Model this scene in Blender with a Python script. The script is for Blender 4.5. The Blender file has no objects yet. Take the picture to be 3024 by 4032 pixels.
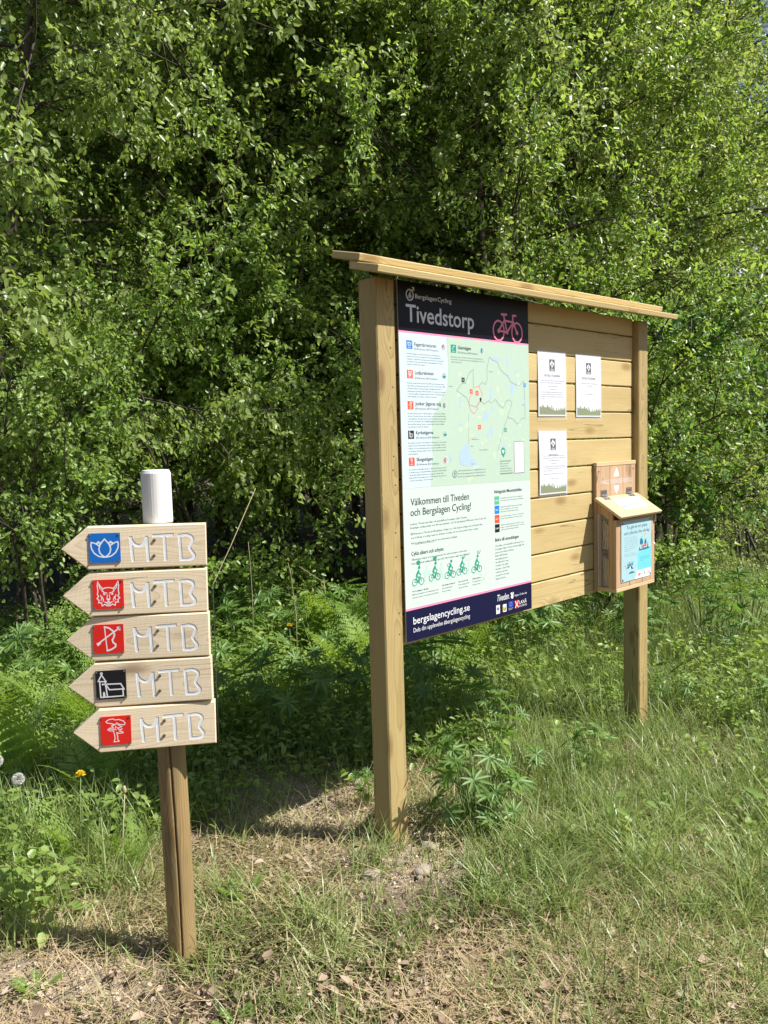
import bpy, bmesh, math, random
import numpy as np
from mathutils import Vector, Matrix

C = bpy.context.scene.collection
R = math.radians
rng = np.random.default_rng(7)
random.seed(7)

# ------------------------------------------------------------------ camera, sky, sun, exposure
PITCH, ROLL, FPX = 0.0867, 0.0288, 3133.8
cam_d = bpy.data.cameras.new('camera')
cam = bpy.data.objects.new('camera', cam_d)
C.objects.link(cam)
cam_d.sensor_fit = 'AUTO'
cam_d.sensor_width = 36.0
cam_d.lens = FPX / 4032 * 36
cam_d.clip_start = 0.05
cam_d.clip_end = 2000
fw = Vector((0, math.cos(PITCH), -math.sin(PITCH)))
upv = Vector((0, math.sin(PITCH), math.cos(PITCH)))
rt = Vector((1, 0, 0))
Rv = rt * math.cos(ROLL) - upv * math.sin(ROLL)
Uv = rt * math.sin(ROLL) + upv * math.cos(ROLL)
cam.matrix_world = Matrix(((Rv.x, Uv.x, -fw.x, 0), (Rv.y, Uv.y, -fw.y, 0), (Rv.z, Uv.z, -fw.z, 1.5), (0, 0, 0, 1)))
bpy.context.scene.camera = cam

SUN_EL, SUN_AZ = 48.5, -13.0          # azimuth from +X towards +Y
se, sa = R(SUN_EL), R(SUN_AZ)
S = Vector((math.cos(se) * math.cos(sa), math.cos(se) * math.sin(sa), math.sin(se)))
world = bpy.data.worlds.new('World')
bpy.context.scene.world = world
world.use_nodes = True
wt = world.node_tree
wt.nodes.clear()
sky = wt.nodes.new('ShaderNodeTexSky')
sky.sky_type = 'NISHITA'
sky.sun_disc = False
sky.sun_elevation = se
sky.sun_rotation = math.atan2(S.x, S.y)
bg = wt.nodes.new('ShaderNodeBackground')
bg.inputs['Strength'].default_value = 0.064
wo = wt.nodes.new('ShaderNodeOutputWorld')
# scattered white clouds in the sky
tc = wt.nodes.new('ShaderNodeTexCoord')
cn = wt.nodes.new('ShaderNodeTexNoise')
cn.inputs['Scale'].default_value = 3.2
cn.inputs['Detail'].default_value = 7
cr = wt.nodes.new('ShaderNodeValToRGB')
cr.color_ramp.elements[0].position = 0.60
cr.color_ramp.elements[1].position = 0.70
cm = wt.nodes.new('ShaderNodeMixRGB')
cm.inputs['Color2'].default_value = (10.5, 10.8, 11.2, 1)
wt.links.new(tc.outputs['Generated'], cn.inputs['Vector'])
wt.links.new(cn.outputs['Fac'], cr.inputs['Fac'])
wt.links.new(cr.outputs['Color'], cm.inputs['Fac'])
wt.links.new(sky.outputs['Color'], cm.inputs['Color1'])
wt.links.new(cm.outputs['Color'], bg.inputs['Color'])
wt.links.new(bg.outputs['Background'], wo.inputs['Surface'])

sun_d = bpy.data.lights.new('sun', 'SUN')
sun_d.energy = 5.0
sun_d.angle = R(0.53)
sun_d.color = (1.0, 0.965, 0.90)
sun = bpy.data.objects.new('sun', sun_d)
C.objects.link(sun)
sun.rotation_euler = S.to_track_quat('Z', 'Y').to_euler()
sun.location = S * 30

vs = bpy.context.scene.view_settings
vs.view_transform = 'Standard'
vs.look = 'None'
vs.exposure = 0.66
vs.gamma = 1
vs.use_curve_mapping = False
cy = bpy.context.scene.cycles
cy.max_bounces = 8
cy.diffuse_bounces = 6
cy.glossy_bounces = 2
cy.transmission_bounces = 6
cy.transparent_max_bounces = 6
cy.caustics_reflective = False
cy.caustics_refractive = False


# ------------------------------------------------------------------ helpers: materials
def srgb(r, g, b):
    def f(c):
        c /= 255
        return c / 12.92 if c <= .04045 else ((c + .055) / 1.055) ** 2.4
    return (f(r), f(g), f(b), 1)


def mat(name):
    m = bpy.data.materials.new(name)
    m.use_nodes = True
    nt = m.node_tree
    return m, nt, nt.nodes, nt.links, nt.nodes['Principled BSDF']


def plain(name, col, rough=.5, spec=.5, metal=0., var=.06):
    """slightly mottled paint / print / metal"""
    m, nt, N, L, p = mat(name)
    if len(col) == 3:
        col = (*col, 1)
    n = N.new('ShaderNodeTexNoise')
    n.inputs['Scale'].default_value = 40
    n.inputs['Detail'].default_value = 3
    g = N.new('ShaderNodeTexCoord')
    L.new(g.outputs['Object'], n.inputs['Vector'])
    h = N.new('ShaderNodeHueSaturation')
    h.inputs['Color'].default_value = col
    mr = N.new('ShaderNodeMapRange')
    mr.inputs['To Min'].default_value = 1 - var
    mr.inputs['To Max'].default_value = 1 + var
    L.new(n.outputs['Fac'], mr.inputs['Value'])
    L.new(mr.outputs['Result'], h.inputs['Value'])
    L.new(h.outputs['Color'], p.inputs['Base Color'])
    p.inputs['Roughness'].default_value = rough
    p.inputs['Specular IOR Level'].default_value = spec
    p.inputs['Metallic'].default_value = metal
    return m


def mth(N, L, op, a, b=None, c=None):
    n = N.new('ShaderNodeMath')
    n.operation = op
    for i, v in enumerate((a, b, c)):
        if v is None:
            continue
        if isinstance(v, (int, float)):
            n.inputs[i].default_value = v
        else:
            L.new(v, n.inputs[i])
    return n.outputs[0]


def wood(name, light, dark, knot, ring=.0055, rough=.62, stain=None, stain_amt=.0, saw=0.):
    """timber: growth rings round an axis beside the board, knots that bend them, fine fibre"""
    m, nt, N, L, p = mat(name)
    at = N.new('ShaderNodeAttribute')
    at.attribute_name = 'grain'
    v = at.outputs['Vector']

    def mapped(sx, sy, sz):
        q = N.new('ShaderNodeVectorMath')
        q.operation = 'MULTIPLY'
        L.new(v, q.inputs[0])
        q.inputs[1].default_value = (sx, sy, sz)
        return q.outputs[0]

    def noise(vec, scale, det=3, rough_=.5):
        q = N.new('ShaderNodeTexNoise')
        q.inputs['Scale'].default_value = scale
        q.inputs['Detail'].default_value = det
        q.inputs['Roughness'].default_value = rough_
        L.new(vec, q.inputs['Vector'])
        return q.outputs['Fac']

    sep = N.new('ShaderNodeSeparateXYZ')
    L.new(v, sep.inputs[0])
    vor = N.new('ShaderNodeTexVoronoi')
    vor.inputs['Scale'].default_value = 1
    L.new(mapped(3.2, 8.5, 8.5), vor.inputs['Vector'])
    kd = vor.outputs['Distance']
    bump_k = mth(N, L, 'POWER', 2.718, mth(N, L, 'MULTIPLY', mth(N, L, 'POWER', mth(N, L, 'DIVIDE', kd, .22), 2.), -1.))
    w1 = mth(N, L, 'MULTIPLY', mth(N, L, 'SUBTRACT', noise(mapped(1.6, 5, 5), 1., 2), .5), .055)
    r = mth(N, L, 'SQRT', mth(N, L, 'ADD', mth(N, L, 'POWER', sep.outputs['Y'], 2.), mth(N, L, 'POWER', sep.outputs['Z'], 2.)))
    r = mth(N, L, 'ADD', r, w1)
    r = mth(N, L, 'ADD', r, mth(N, L, 'MULTIPLY', bump_k, .016))
    fine0 = noise(mapped(3, 90, 90), 1., 2)
    ph = mth(N, L, 'ADD', mth(N, L, 'DIVIDE', r, ring), mth(N, L, 'MULTIPLY', fine0, .5))
    fr = mth(N, L, 'FRACT', ph)
    ringv = mth(N, L, 'POWER', fr, 2.2)
    fine = noise(mapped(5, 240, 240), 1., 3, .6)
    blot = noise(mapped(2.2, 9, 9), 1., 4)
    fac = mth(N, L, 'ADD', mth(N, L, 'MULTIPLY', ringv, .62), mth(N, L, 'MULTIPLY', mth(N, L, 'SUBTRACT', fine, .35), .7))
    fac = mth(N, L, 'ADD', fac, mth(N, L, 'MULTIPLY', mth(N, L, 'SUBTRACT', blot, .5), .7))
    fac = mth(N, L, 'ADD', fac, mth(N, L, 'MULTIPLY', mth(N, L, 'SUBTRACT', noise(mapped(.45, 3, 3), 1., 1), .5), .9))
    cr_ = N.new('ShaderNodeValToRGB')
    cr_.color_ramp.elements[0].color = (*light, 1)
    cr_.color_ramp.elements[0].position = .05
    cr_.color_ramp.elements[1].color = (*dark, 1)
    cr_.color_ramp.elements[1].position = .95
    L.new(fac, cr_.inputs['Fac'])
    mx = N.new('ShaderNodeMixRGB')
    mx.inputs['Color2'].default_value = (*knot, 1)
    kf = N.new('ShaderNodeMapRange')
    kf.interpolation_type = 'SMOOTHSTEP'
    kf.inputs['From Min'].default_value = .24
    kf.inputs['From Max'].default_value = .06
    kf.inputs['To Min'].default_value = 0
    kf.inputs['To Max'].default_value = .72
    L.new(mth(N, L, 'ADD', kd, mth(N, L, 'MULTIPLY', mth(N, L, 'SUBTRACT', fine0, .5), .06)), kf.inputs['Value'])
    L.new(kf.outputs['Result'], mx.inputs['Fac'])
    L.new(cr_.outputs['Color'], mx.inputs['Color1'])
    col = mx.outputs['Color']
    if stain:
        ms = N.new('ShaderNodeMixRGB')
        ms.inputs['Color2'].default_value = (*stain, 1)
        sf = N.new('ShaderNodeMapRange')
        sf.inputs['From Min'].default_value = .5
        sf.inputs['From Max'].default_value = .72
        sf.inputs['To Max'].default_value = stain_amt
        L.new(noise(mapped(3.1, 14, 14), 1., 5, .6), sf.inputs['Value'])
        L.new(sf.outputs['Result'], ms.inputs['Fac'])
        L.new(col, ms.inputs['Color1'])
        col = ms.outputs['Color']
    # drying checks: thin dark lines along the fibre
    ck = mth(N, L, 'ABSOLUTE', mth(N, L, 'SUBTRACT', noise(mapped(.7, 22, 22), 1., 2), .5))
    cmask = noise(mapped(1.9, 3, 3), 1., 1)
    cline = N.new('ShaderNodeMapRange')
    cline.inputs['From Min'].default_value = .0075
    cline.inputs['From Max'].default_value = .002
    L.new(mth(N, L, 'ADD', ck, mth(N, L, 'MULTIPLY', mth(N, L, 'LESS_THAN', cmask, .56), 1.)), cline.inputs['Value'])
    mc = N.new('ShaderNodeMixRGB')
    mc.inputs['Color2'].default_value = (dark[0] * .35, dark[1] * .35, dark[2] * .35, 1)
    L.new(mth(N, L, 'MULTIPLY', cline.outputs['Result'], .7), mc.inputs['Fac'])
    L.new(col, mc.inputs['Color1'])
    col = mc.outputs['Color']
    L.new(col, p.inputs['Base Color'])
    p.inputs['Roughness'].default_value = rough
    p.inputs['Specular IOR Level'].default_value = .3
    h = mth(N, L, 'ADD', mth(N, L, 'MULTIPLY', fine, .7), mth(N, L, 'MULTIPLY', ringv, -.35))
    if saw:
        wv = N.new('ShaderNodeTexWave')
        wv.inputs['Scale'].default_value = 1
        wv.inputs['Distortion'].default_value = 1.5
        wv.inputs['Detail'].default_value = 2
        L.new(mapped(95, 20, 30), wv.inputs['Vector'])
        h = mth(N, L, 'ADD', h, mth(N, L, 'MULTIPLY', mth(N, L, 'MULTIPLY', wv.outputs['Fac'], noise(mapped(9, 20, 20), 1., 2)), saw))
    bp = N.new('ShaderNodeBump')
    bp.inputs['Strength'].default_value = .35
    bp.inputs['Distance'].default_value = .0012
    L.new(h, bp.inputs['Height'])
    L.new(bp.outputs['Normal'], p.inputs['Normal'])
    return m


def leafmat(name, c1, c2, c3, trans=.35, rough=.42, spec=.5, scale=6.):
    """foliage: per leaf colour variation, light passing through the blade, soft gloss"""
    m, nt, N, L, p = mat(name)
    gi = N.new('ShaderNodeNewGeometry')
    cr_ = N.new('ShaderNodeValToRGB')
    e = cr_.color_ramp.elements
    e[0].color = (*c1, 1)
    e[1].color = (*c3, 1)
    k = e.new(.55)
    k.color = (*c2, 1)
    # whole sprays differ a little in tone: young growth paler, older growth deeper
    tco = N.new('ShaderNodeTexCoord')
    ns_ = N.new('ShaderNodeTexNoise')
    ns_.inputs['Scale'].default_value = scale / 4
    ns_.inputs['Detail'].default_value = 3
    L.new(tco.outputs['Object'], ns_.inputs['Vector'])
    ad = mth(N, L, 'ADD', mth(N, L, 'MULTIPLY', gi.outputs['Random Per Island'], .62), mth(N, L, 'MULTIPLY', mth(N, L, 'SUBTRACT', ns_.outputs['Fac'], .27), .85))
    L.new(ad, cr_.inputs['Fac'])
    L.new(cr_.outputs['Color'], p.inputs['Base Color'])
    p.inputs['Roughness'].default_value = rough
    p.inputs['Specular IOR Level'].default_value = spec
    tr = N.new('ShaderNodeBsdfTranslucent')
    h = N.new('ShaderNodeHueSaturation')
    h.inputs['Hue'].default_value = .485
    h.inputs['Saturation'].default_value = 1.15
    h.inputs['Value'].default_value = 1.6
    L.new(cr_.outputs['Color'], h.inputs['Color'])
    L.new(h.outputs['Color'], tr.inputs['Color'])
    mx = N.new('ShaderNodeMixShader')
    mx.inputs['Fac'].default_value = trans
    L.new(p.outputs['BSDF'], mx.inputs[1])
    L.new(tr.outputs['BSDF'], mx.inputs[2])
    L.new(mx.outputs['Shader'], N['Material Output'].inputs['Surface'])
    return m


def barkmat(name, c1, c2, bump=.01):
    m, nt, N, L, p = mat(name)
    t = N.new('ShaderNodeTexCoord')
    mp = N.new('ShaderNodeMapping')
    mp.inputs['Scale'].default_value = (22, 22, 5)
    L.new(t.outputs['Object'], mp.inputs['Vector'])
    n = N.new('ShaderNodeTexNoise')
    n.inputs['Scale'].default_value = 1
    n.inputs['Detail'].default_value = 5
    L.new(mp.outputs['Vector'], n.inputs['Vector'])
    c = N.new('ShaderNodeValToRGB')
    c.color_ramp.elements[0].color = (*c1, 1)
    c.color_ramp.elements[0].position = .35
    c.color_ramp.elements[1].color = (*c2, 1)
    c.color_ramp.elements[1].position = .7
    L.new(n.outputs['Fac'], c.inputs['Fac'])
    L.new(c.outputs['Color'], p.inputs['Base Color'])
    p.inputs['Roughness'].default_value = .85
    b = N.new('ShaderNodeBump')
    b.inputs['Distance'].default_value = bump
    L.new(n.outputs['Fac'], b.inputs['Height'])
    L.new(b.outputs['Normal'], p.inputs['Normal'])
    return m


# ------------------------------------------------------------------ helpers: objects
def tag(o, label=None, cat=None, group=None, kind=None):
    if label:
        o['label'] = label
    if cat:
        o['category'] = cat
    if group:
        o['group'] = group
    if kind:
        o['kind'] = kind
    return o


def thing(name, label, cat, loc=(0, 0, 0), rotz=0., group=None):
    o = bpy.data.objects.new(name, None)
    o.empty_display_size = .1
    C.objects.link(o)
    o.location = loc
    o.rotation_euler = (0, 0, rotz)
    return tag(o, label, cat, group)


def link(name, me, parent=None, loc=(0, 0, 0), rot=(0, 0, 0)):
    o = bpy.data.objects.new(name, me)
    C.objects.link(o)
    o.parent = parent
    o.location = loc
    o.rotation_euler = rot
    return o


class MB:
    """collects polygons (with a material slot and a timber-grain coordinate each) for ONE mesh object"""

    def __init__(self):
        self.v, self.f, self.m, self.g = [], [], [], []

    def add(self, vs_, fs_, mi=0, grain=None):
        b = len(self.v)
        self.v += [tuple(p) for p in vs_]
        self.f += [tuple(i + b for i in f) for f in fs_]
        self.m += [mi] * len(fs_)
        self.g += [tuple(p) for p in (grain if grain is not None else vs_)]

    def box(self, lo, hi, mi=0, bev=.003, along=0, M=None, off=None):
        """bevelled box; along = axis index the fibre runs along"""
        lo, hi = np.array(lo, float), np.array(hi, float)
        b = min(bev, (hi - lo).min() * .4)
        c, hs = (lo + hi) / 2, (hi - lo) / 2
        V, idx = [], {}
        for sx in (-1, 1):
            for sy in (-1, 1):
                for sz in (-1, 1):
                    for ax in range(3):
                        s_ = np.array((sx, sy, sz), float)
                        q = s_ * (hs - b)
                        q[ax] = s_[ax] * hs[ax]
                        idx[(sx, sy, sz, ax)] = len(V)
                        V.append(c + q)
        F = []

        def quad(ax, s_):
            o_ = [a for a in range(3) if a != ax]
            r_ = []
            for p_, q_ in ((-1, -1), (1, -1), (1, 1), (-1, 1)):
                t_ = [0, 0, 0]
                t_[ax] = s_
                t_[o_[0]] = p_
                t_[o_[1]] = q_
                r_.append(idx[(*t_, ax)])
            return r_
        for ax in range(3):
            for s_ in (-1, 1):
                F.append(quad(ax, s_))
        for a1, a2 in ((0, 1), (0, 2), (1, 2)):
            a3 = 3 - a1 - a2
            for s1 in (-1, 1):
                for s2 in (-1, 1):
                    r_ = []
                    for s3, a_ in ((-1, a1), (1, a1), (1, a2), (-1, a2)):
                        t_ = [0, 0, 0]
                        t_[a1], t_[a2], t_[a3] = s1, s2, s3
                        r_.append(idx[(*t_, a_)])
                    F.append(r_)
        for sx in (-1, 1):
            for sy in (-1, 1):
                for sz in (-1, 1):
                    F.append([idx[(sx, sy, sz, a_)] for a_ in range(3)])
        V = np.array(V)
        # consistent outward winding
        F2 = []
        for f in F:
            p_ = V[list(f)]
            n_ = np.cross(p_[1] - p_[0], p_[2] - p_[0])
            F2.append(f if n_ @ (p_.mean(0) - c) > 0 else f[::-1])
        rel = V - c
        order = [along] + [a_ for a_ in range(3) if a_ != along]
        G = rel[:, order]
        if off is None:
            off = (random.uniform(-9, 9), random.uniform(-.03, .03), random.choice((-1, 1)) * random.uniform(.05, .10))
        G = G + np.array(off)
        if M is not None:
            V = np.array([tuple(M @ Vector(p_)) for p_ in V])
        self.add(V, F2, mi, G)

    def prism(self, poly, h0, h1, mi=0, grain_off=None):
        """polygon in the local XZ plane extruded along Y from h0 to h1"""
        n = len(poly)
        V = [(x, h0, z) for x, z in poly] + [(x, h1, z) for x, z in poly]
        F = [tuple(range(n)), tuple(range(2 * n - 1, n - 1, -1))]
        F += [(i + n, (i + 1) % n + n, (i + 1) % n, i) for i in range(n)]
        self.add(V, F, mi)

    def lathe(self, prof, axis_pt=(0, 0, 0), n=20, mi=0, wob=0.):
        V, F = [], []
        for r_, z in prof:
            for k in range(n):
                a_ = 2 * math.pi * k / n
                rr = r_ * (1 + wob * math.sin(3 * a_ + z * 4))
                V.append((axis_pt[0] + rr * math.cos(a_), axis_pt[1] + rr * math.sin(a_), axis_pt[2] + z))
        for j in range(len(prof) - 1):
            for k in range(n):
                k2 = (k + 1) % n
                F.append((j * n + k, j * n + k2, (j + 1) * n + k2, (j + 1) * n + k))
        F.append(tuple(range(n))[::-1])
        F.append(tuple((len(prof) - 1) * n + k for k in range(n)))
        G = [(p_[2] + 3.1, p_[0] - axis_pt[0] + .005, p_[1] - axis_pt[1] + .01) for p_ in V]
        self.add(V, F, mi, G)

    def tube(self, pts, rad, n=6, mi=0):
        pts = [Vector(p_) for p_ in pts]
        V, F = [], []
        for i, p_ in enumerate(pts):
            d = (pts[min(i + 1, len(pts) - 1)] - pts[max(i - 1, 0)]).normalized()
            a_ = d.orthogonal().normalized() if i == 0 else (u_ - d * u_.dot(d)).normalized()
            u_ = a_
            b_ = d.cross(a_)
            rr = rad[i] if hasattr(rad, '__len__') else rad
            for k in range(n):
                t_ = 2 * math.pi * k / n
                V.append(p_ + a_ * math.cos(t_) * rr + b_ * math.sin(t_) * rr)
        for j in range(len(pts) - 1):
            for k in range(n):
                k2 = (k + 1) % n
                F.append((j * n + k, j * n + k2, (j + 1) * n + k2, (j + 1) * n + k))
        F.append(tuple(range(n))[::-1])
        F.append(tuple((len(pts) - 1) * n + k for k in range(n)))
        self.add(V, F, mi)

    def build(self, name, mats, parent=None, smooth=False):
        me = bpy.data.meshes.new(name)
        me.from_pydata(self.v, [], self.f)
        for m_ in (mats if isinstance(mats, (list, tuple)) else [mats]):
            me.materials.append(m_)
        me.polygons.foreach_set('material_index', self.m)
        at = me.attributes.new('grain', 'FLOAT_VECTOR', 'POINT')
        at.data.foreach_set('vector', np.array(self.g, 'f').ravel())
        if smooth:
            me.polygons.foreach_set('use_smooth', [True] * len(self.f))
        me.update()
        return link(name, me, parent)


# flat printed artwork: x right, z up, lying on a face that looks towards -Y
class Art(MB):
    def __init__(self, y=0.):
        super().__init__()
        self.y = y
        self.k = 0

    def _y(self, lift=0):
        self.k += 1
        return self.y - lift * .0003 - self.k * .000004

    def poly(self, pts, mi=0, lift=0):
        y = self._y(lift)
        ar = sum(pts[i][0] * pts[(i + 1) % len(pts)][1] - pts[(i + 1) % len(pts)][0] * pts[i][1] for i in range(len(pts)))
        if ar < 0:
            pts = pts[::-1]
        self.add([(x, y, z) for x, z in pts], [tuple(range(len(pts)))], mi)

    def rect(self, x0, z0, x1, z1, mi=0, lift=0):
        self.poly([(x0, z0), (x1, z0), (x1, z1), (x0, z1)], mi, lift)

    def disc(self, x, z, rx, rz=None, mi=0, n=24, lift=0, a0=0., a1=360.):
        rz = rz or rx
        p_ = [(x + rx * math.cos(R(a0 + (a1 - a0) * i / n)), z + rz * math.sin(R(a0 + (a1 - a0) * i / n))) for i in range(n + (a1 - a0 < 359))]
        if a1 - a0 < 359 and a1 - a0 != 180:
            p_.append((x, z))
        self.poly(p_, mi, lift)

    def ring(self, x, z, rx, w, rz=None, mi=0, n=28, lift=0):
        rz = rz or rx
        y = self._y(lift)
        V, F = [], []
        for i in range(n):
            c_, s_ = math.cos(2 * math.pi * i / n), math.sin(2 * math.pi * i / n)
            V += [(x + (rx + w / 2) * c_, y, z + (rz + w / 2) * s_), (x + (rx - w / 2) * c_, y, z + (rz - w / 2) * s_)]
        for i in range(n):
            j = (i + 1) % n
            F.append((2 * i, 2 * i + 1, 2 * j + 1, 2 * j)[::-1])
        self.add(V, F, mi)

    def stroke(self, pts, w, mi=0, closed=False, lift=0):
        y = self._y(lift)
        P = [np.array(p_, float) for p_ in pts]
        n = len(P)
        Lh, Rh = [], []
        for i in range(n):
            a_ = P[i - 1] if (i > 0 or closed) else None
            b_ = P[(i + 1) % n] if (i < n - 1 or closed) else None
            d1 = (P[i] - a_) if a_ is not None else (b_ - P[i])
            d2 = (b_ - P[i]) if b_ is not None else d1
            d1 = d1 / (np.linalg.norm(d1) + 1e-12)
            d2 = d2 / (np.linalg.norm(d2) + 1e-12)
            t_ = d1 + d2
            t_ = t_ / (np.linalg.norm(t_) + 1e-9)
            nn = np.array((-t_[1], t_[0]))
            c_ = max(.5, float(t_ @ d1))
            e_ = w / 2 / c_
            ext = np.zeros(2)
            if not closed and i == 0:
                ext = -d2 * w * .4
            if not closed and i == n - 1:
                ext = d1 * w * .4
            Lh.append(P[i] + nn * e_ + ext)
            Rh.append(P[i] - nn * e_ + ext)
        V = [(q[0], y, q[1]) for q in Lh] + [(q[0], y, q[1]) for q in Rh]
        F = []
        for i in range(n if closed else n - 1):
            j = (i + 1) % n
            F.append((i, n + i, n + j, j))
        self.add(V, F, mi)

    def text(self, s_, x0, z, x1=None, cap=.01, mi=0, bold=0., lift=0, align='L', slant=0., ratio=None):
        """lettering; x0..x1 the line's span (width fitted), z the baseline, cap the height of a capital"""
        V, F, w_, ch = glyphs(s_, cap < .012, bold)
        if not len(V):
            return
        sy = cap / CAPH
        if x1 is None:
            sx = sy * (ratio or .86)
            x1 = x0 + w_ * sx
        else:
            sx = (x1 - x0) / w_
        if align == 'C':
            dx = -(x1 - x0) / 2
        else:
            dx = 0
        y = self._y(lift)
        VV = [(x0 + dx + v_[0] * sx + slant * v_[1] * sy, y, z + v_[1] * sy) for v_ in V]
        self.add(VV, F, mi)


_gc = {}


def glyphs(s_, small, bold):
    key = (s_, small, bold)
    if key in _gc:
        return _gc[key]
    cu = bpy.data.curves.new('lettering_curve', 'FONT')
    cu.body = s_
    cu.size = 1.0
    cu.resolution_u = 1 if small else 4
    cu.offset = bold
    o = bpy.data.objects.new('lettering_curve', cu)
    C.objects.link(o)
    dg = bpy.context.evaluated_depsgraph_get()
    dg.update()
    me = bpy.data.meshes.new_from_object(o.evaluated_get(dg))
    V = [(v_.co.x, v_.co.y) for v_ in me.vertices]
    F = []
    for p_ in me.polygons:
        f = tuple(p_.vertices)
        ar = sum(V[f[i]][0] * V[f[(i + 1) % len(f)]][1] - V[f[(i + 1) % len(f)]][0] * V[f[i]][1] for i in range(len(f)))
        F.append(f if ar > 0 else f[::-1])
    bpy.data.objects.remove(o)
    bpy.data.curves.remove(cu)
    bpy.data.meshes.remove(me)
    if V:
        x0 = min(v_[0] for v_ in V)
        V = [(v_[0] - x0, v_[1]) for v_ in V]
        w_ = max(v_[0] for v_ in V)
    else:
        w_ = 0
    _gc[key] = (V, F, w_, 0)
    return _gc[key]


CAPH = 1.0
_h = glyphs('H', False, 0.)
CAPH = max(v_[1] for v_ in _h[0])


def mesh_np(name, V, loops, sizes, mats, mi=None, smooth=False):
    """mesh from numpy arrays (many small leaves or blades)"""
    me = bpy.data.meshes.new(name)
    V = np.ascontiguousarray(V, 'f').reshape(-1, 3)
    loops = np.ascontiguousarray(loops, 'i').ravel()
    sizes = np.ascontiguousarray(sizes, 'i').ravel()
    me.vertices.add(len(V))
    me.vertices.foreach_set('co', V.ravel())
    me.loops.add(len(loops))
    me.loops.foreach_set('vertex_index', loops)
    me.polygons.add(len(sizes))
    st = np.concatenate(([0], np.cumsum(sizes)[:-1])).astype('i')
    me.polygons.foreach_set('loop_start', st)
    me.polygons.foreach_set('loop_total', sizes)
    for m_ in (mats if isinstance(mats, (list, tuple)) else [mats]):
        me.materials.append(m_)
    if mi is not None:
        me.polygons.foreach_set('material_index', np.ascontiguousarray(mi, 'i'))
    if smooth:
        me.polygons.foreach_set('use_smooth', np.ones(len(sizes), bool))
    me.update(calc_edges=True)
    return me


def unit(a):
    return a / (np.linalg.norm(a, axis=-1, keepdims=True) + 1e-9)


def leaves(pos, dirv, nrm, length, width, fold=.18, curl=.12):
    """n pointed-oval leaves: 6 vertices, two faces folded along the midrib"""
    n = len(pos)
    d = unit(dirv)
    s_ = unit(np.cross(d, nrm))
    u_ = np.cross(s_, d)
    Lg = np.broadcast_to(np.asarray(length), (n,))[:, None]
    Wd = np.broadcast_to(np.asarray(width), (n,))[:, None]
    base = pos
    tip = pos + d * Lg - u_ * Lg * curl
    a1 = pos + d * Lg * .28 + s_ * Wd * .46 + u_ * Wd * fold
    a2 = pos + d * Lg * .66 + s_ * Wd * .40 + u_ * Wd * fold * .8 - u_ * Lg * curl * .4
    b1 = pos + d * Lg * .28 - s_ * Wd * .46 + u_ * Wd * fold
    b2 = pos + d * Lg * .66 - s_ * Wd * .40 + u_ * Wd * fold * .8 - u_ * Lg * curl * .4
    V = np.stack([base, a1, a2, tip, b2, b1], 1).reshape(-1, 3)
    k = np.arange(n)[:, None] * 6
    F = np.concatenate([k + np.array([[0, 3, 2, 1]]), k + np.array([[0, 5, 4, 3]])], 1).reshape(-1)
    return V, F, np.full(2 * n, 4)


def blades(pos, height, width, az, lean, bend, segs=3):
    """n grass blades, tapering ribbons that lean and bend"""
    n = len(pos)
    hd = np.stack([np.cos(az), np.sin(az), np.zeros(n)], 1)
    sd = np.stack([-np.sin(az), np.cos(az), np.zeros(n)], 1)
    tw = rng.uniform(-.8, .8, n)[:, None]
    sd = unit(sd + hd * tw)
    V = []
    p_ = pos.copy()
    ang = lean.copy()
    for i in range(segs + 1):
        w_ = (width * (1 - (i / segs) ** 1.6) * .5 + .0002)[:, None]
        if i < segs:
            V += [p_ - sd * w_, p_ + sd * w_]
        else:
            V += [p_]
        step = (height / segs)[:, None]
        p_ = p_ + (hd * np.sin(ang)[:, None] + np.array([[0, 0, 1.]]) * np.cos(ang)[:, None]) * step
        ang = ang + bend / segs
    V = np.stack(V, 1)
    nv = 2 * segs + 1
    k = np.arange(n)[:, None] * nv
    parts = [k + np.array([[2 * i, 2 * i + 1, 2 * i + 3, 2 * i + 2]]) for i in range(segs - 1)]
    parts.append(k + np.array([[2 * segs - 2, 2 * segs - 1, 2 * segs]]))
    F = np.concatenate(parts, 1).reshape(-1)
    sz = np.tile(np.array([4] * (segs - 1) + [3]), n)
    return V.reshape(-1, 3), F, sz


def merge(parts):
    """join several (V, loops, sizes) into one"""
    Vs, Fs, Ss, b = [], [], [], 0
    for V, F, s_ in parts:
        Vs.append(V)
        Fs.append(F + b)
        Ss.append(s_)
        b += len(V)
    return np.concatenate(Vs), np.concatenate(Fs), np.concatenate(Ss)


def sm(a, b, x):
    t_ = np.clip((x - a) / (b - a), 0, 1)
    return t_ * t_ * (3 - 2 * t_)


_nz = [(rng.uniform(-1, 1, 2), rng.uniform(0, 6.28)) for _ in range(60)]


def wav(x, y, f, k0, k=10):
    """cheap smooth noise, about -1..1"""
    r_ = 0
    for i in range(k0, k0 + k):
        d_, ph_ = _nz[i % 60]
        d_ = d_ / np.linalg.norm(d_)
        ff = f * (.6 + .12 * (i - k0))
        r_ = r_ + np.sin((x * d_[0] + y * d_[1]) * ff + ph_)
    return r_ / math.sqrt(k) / 1.1


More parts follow.
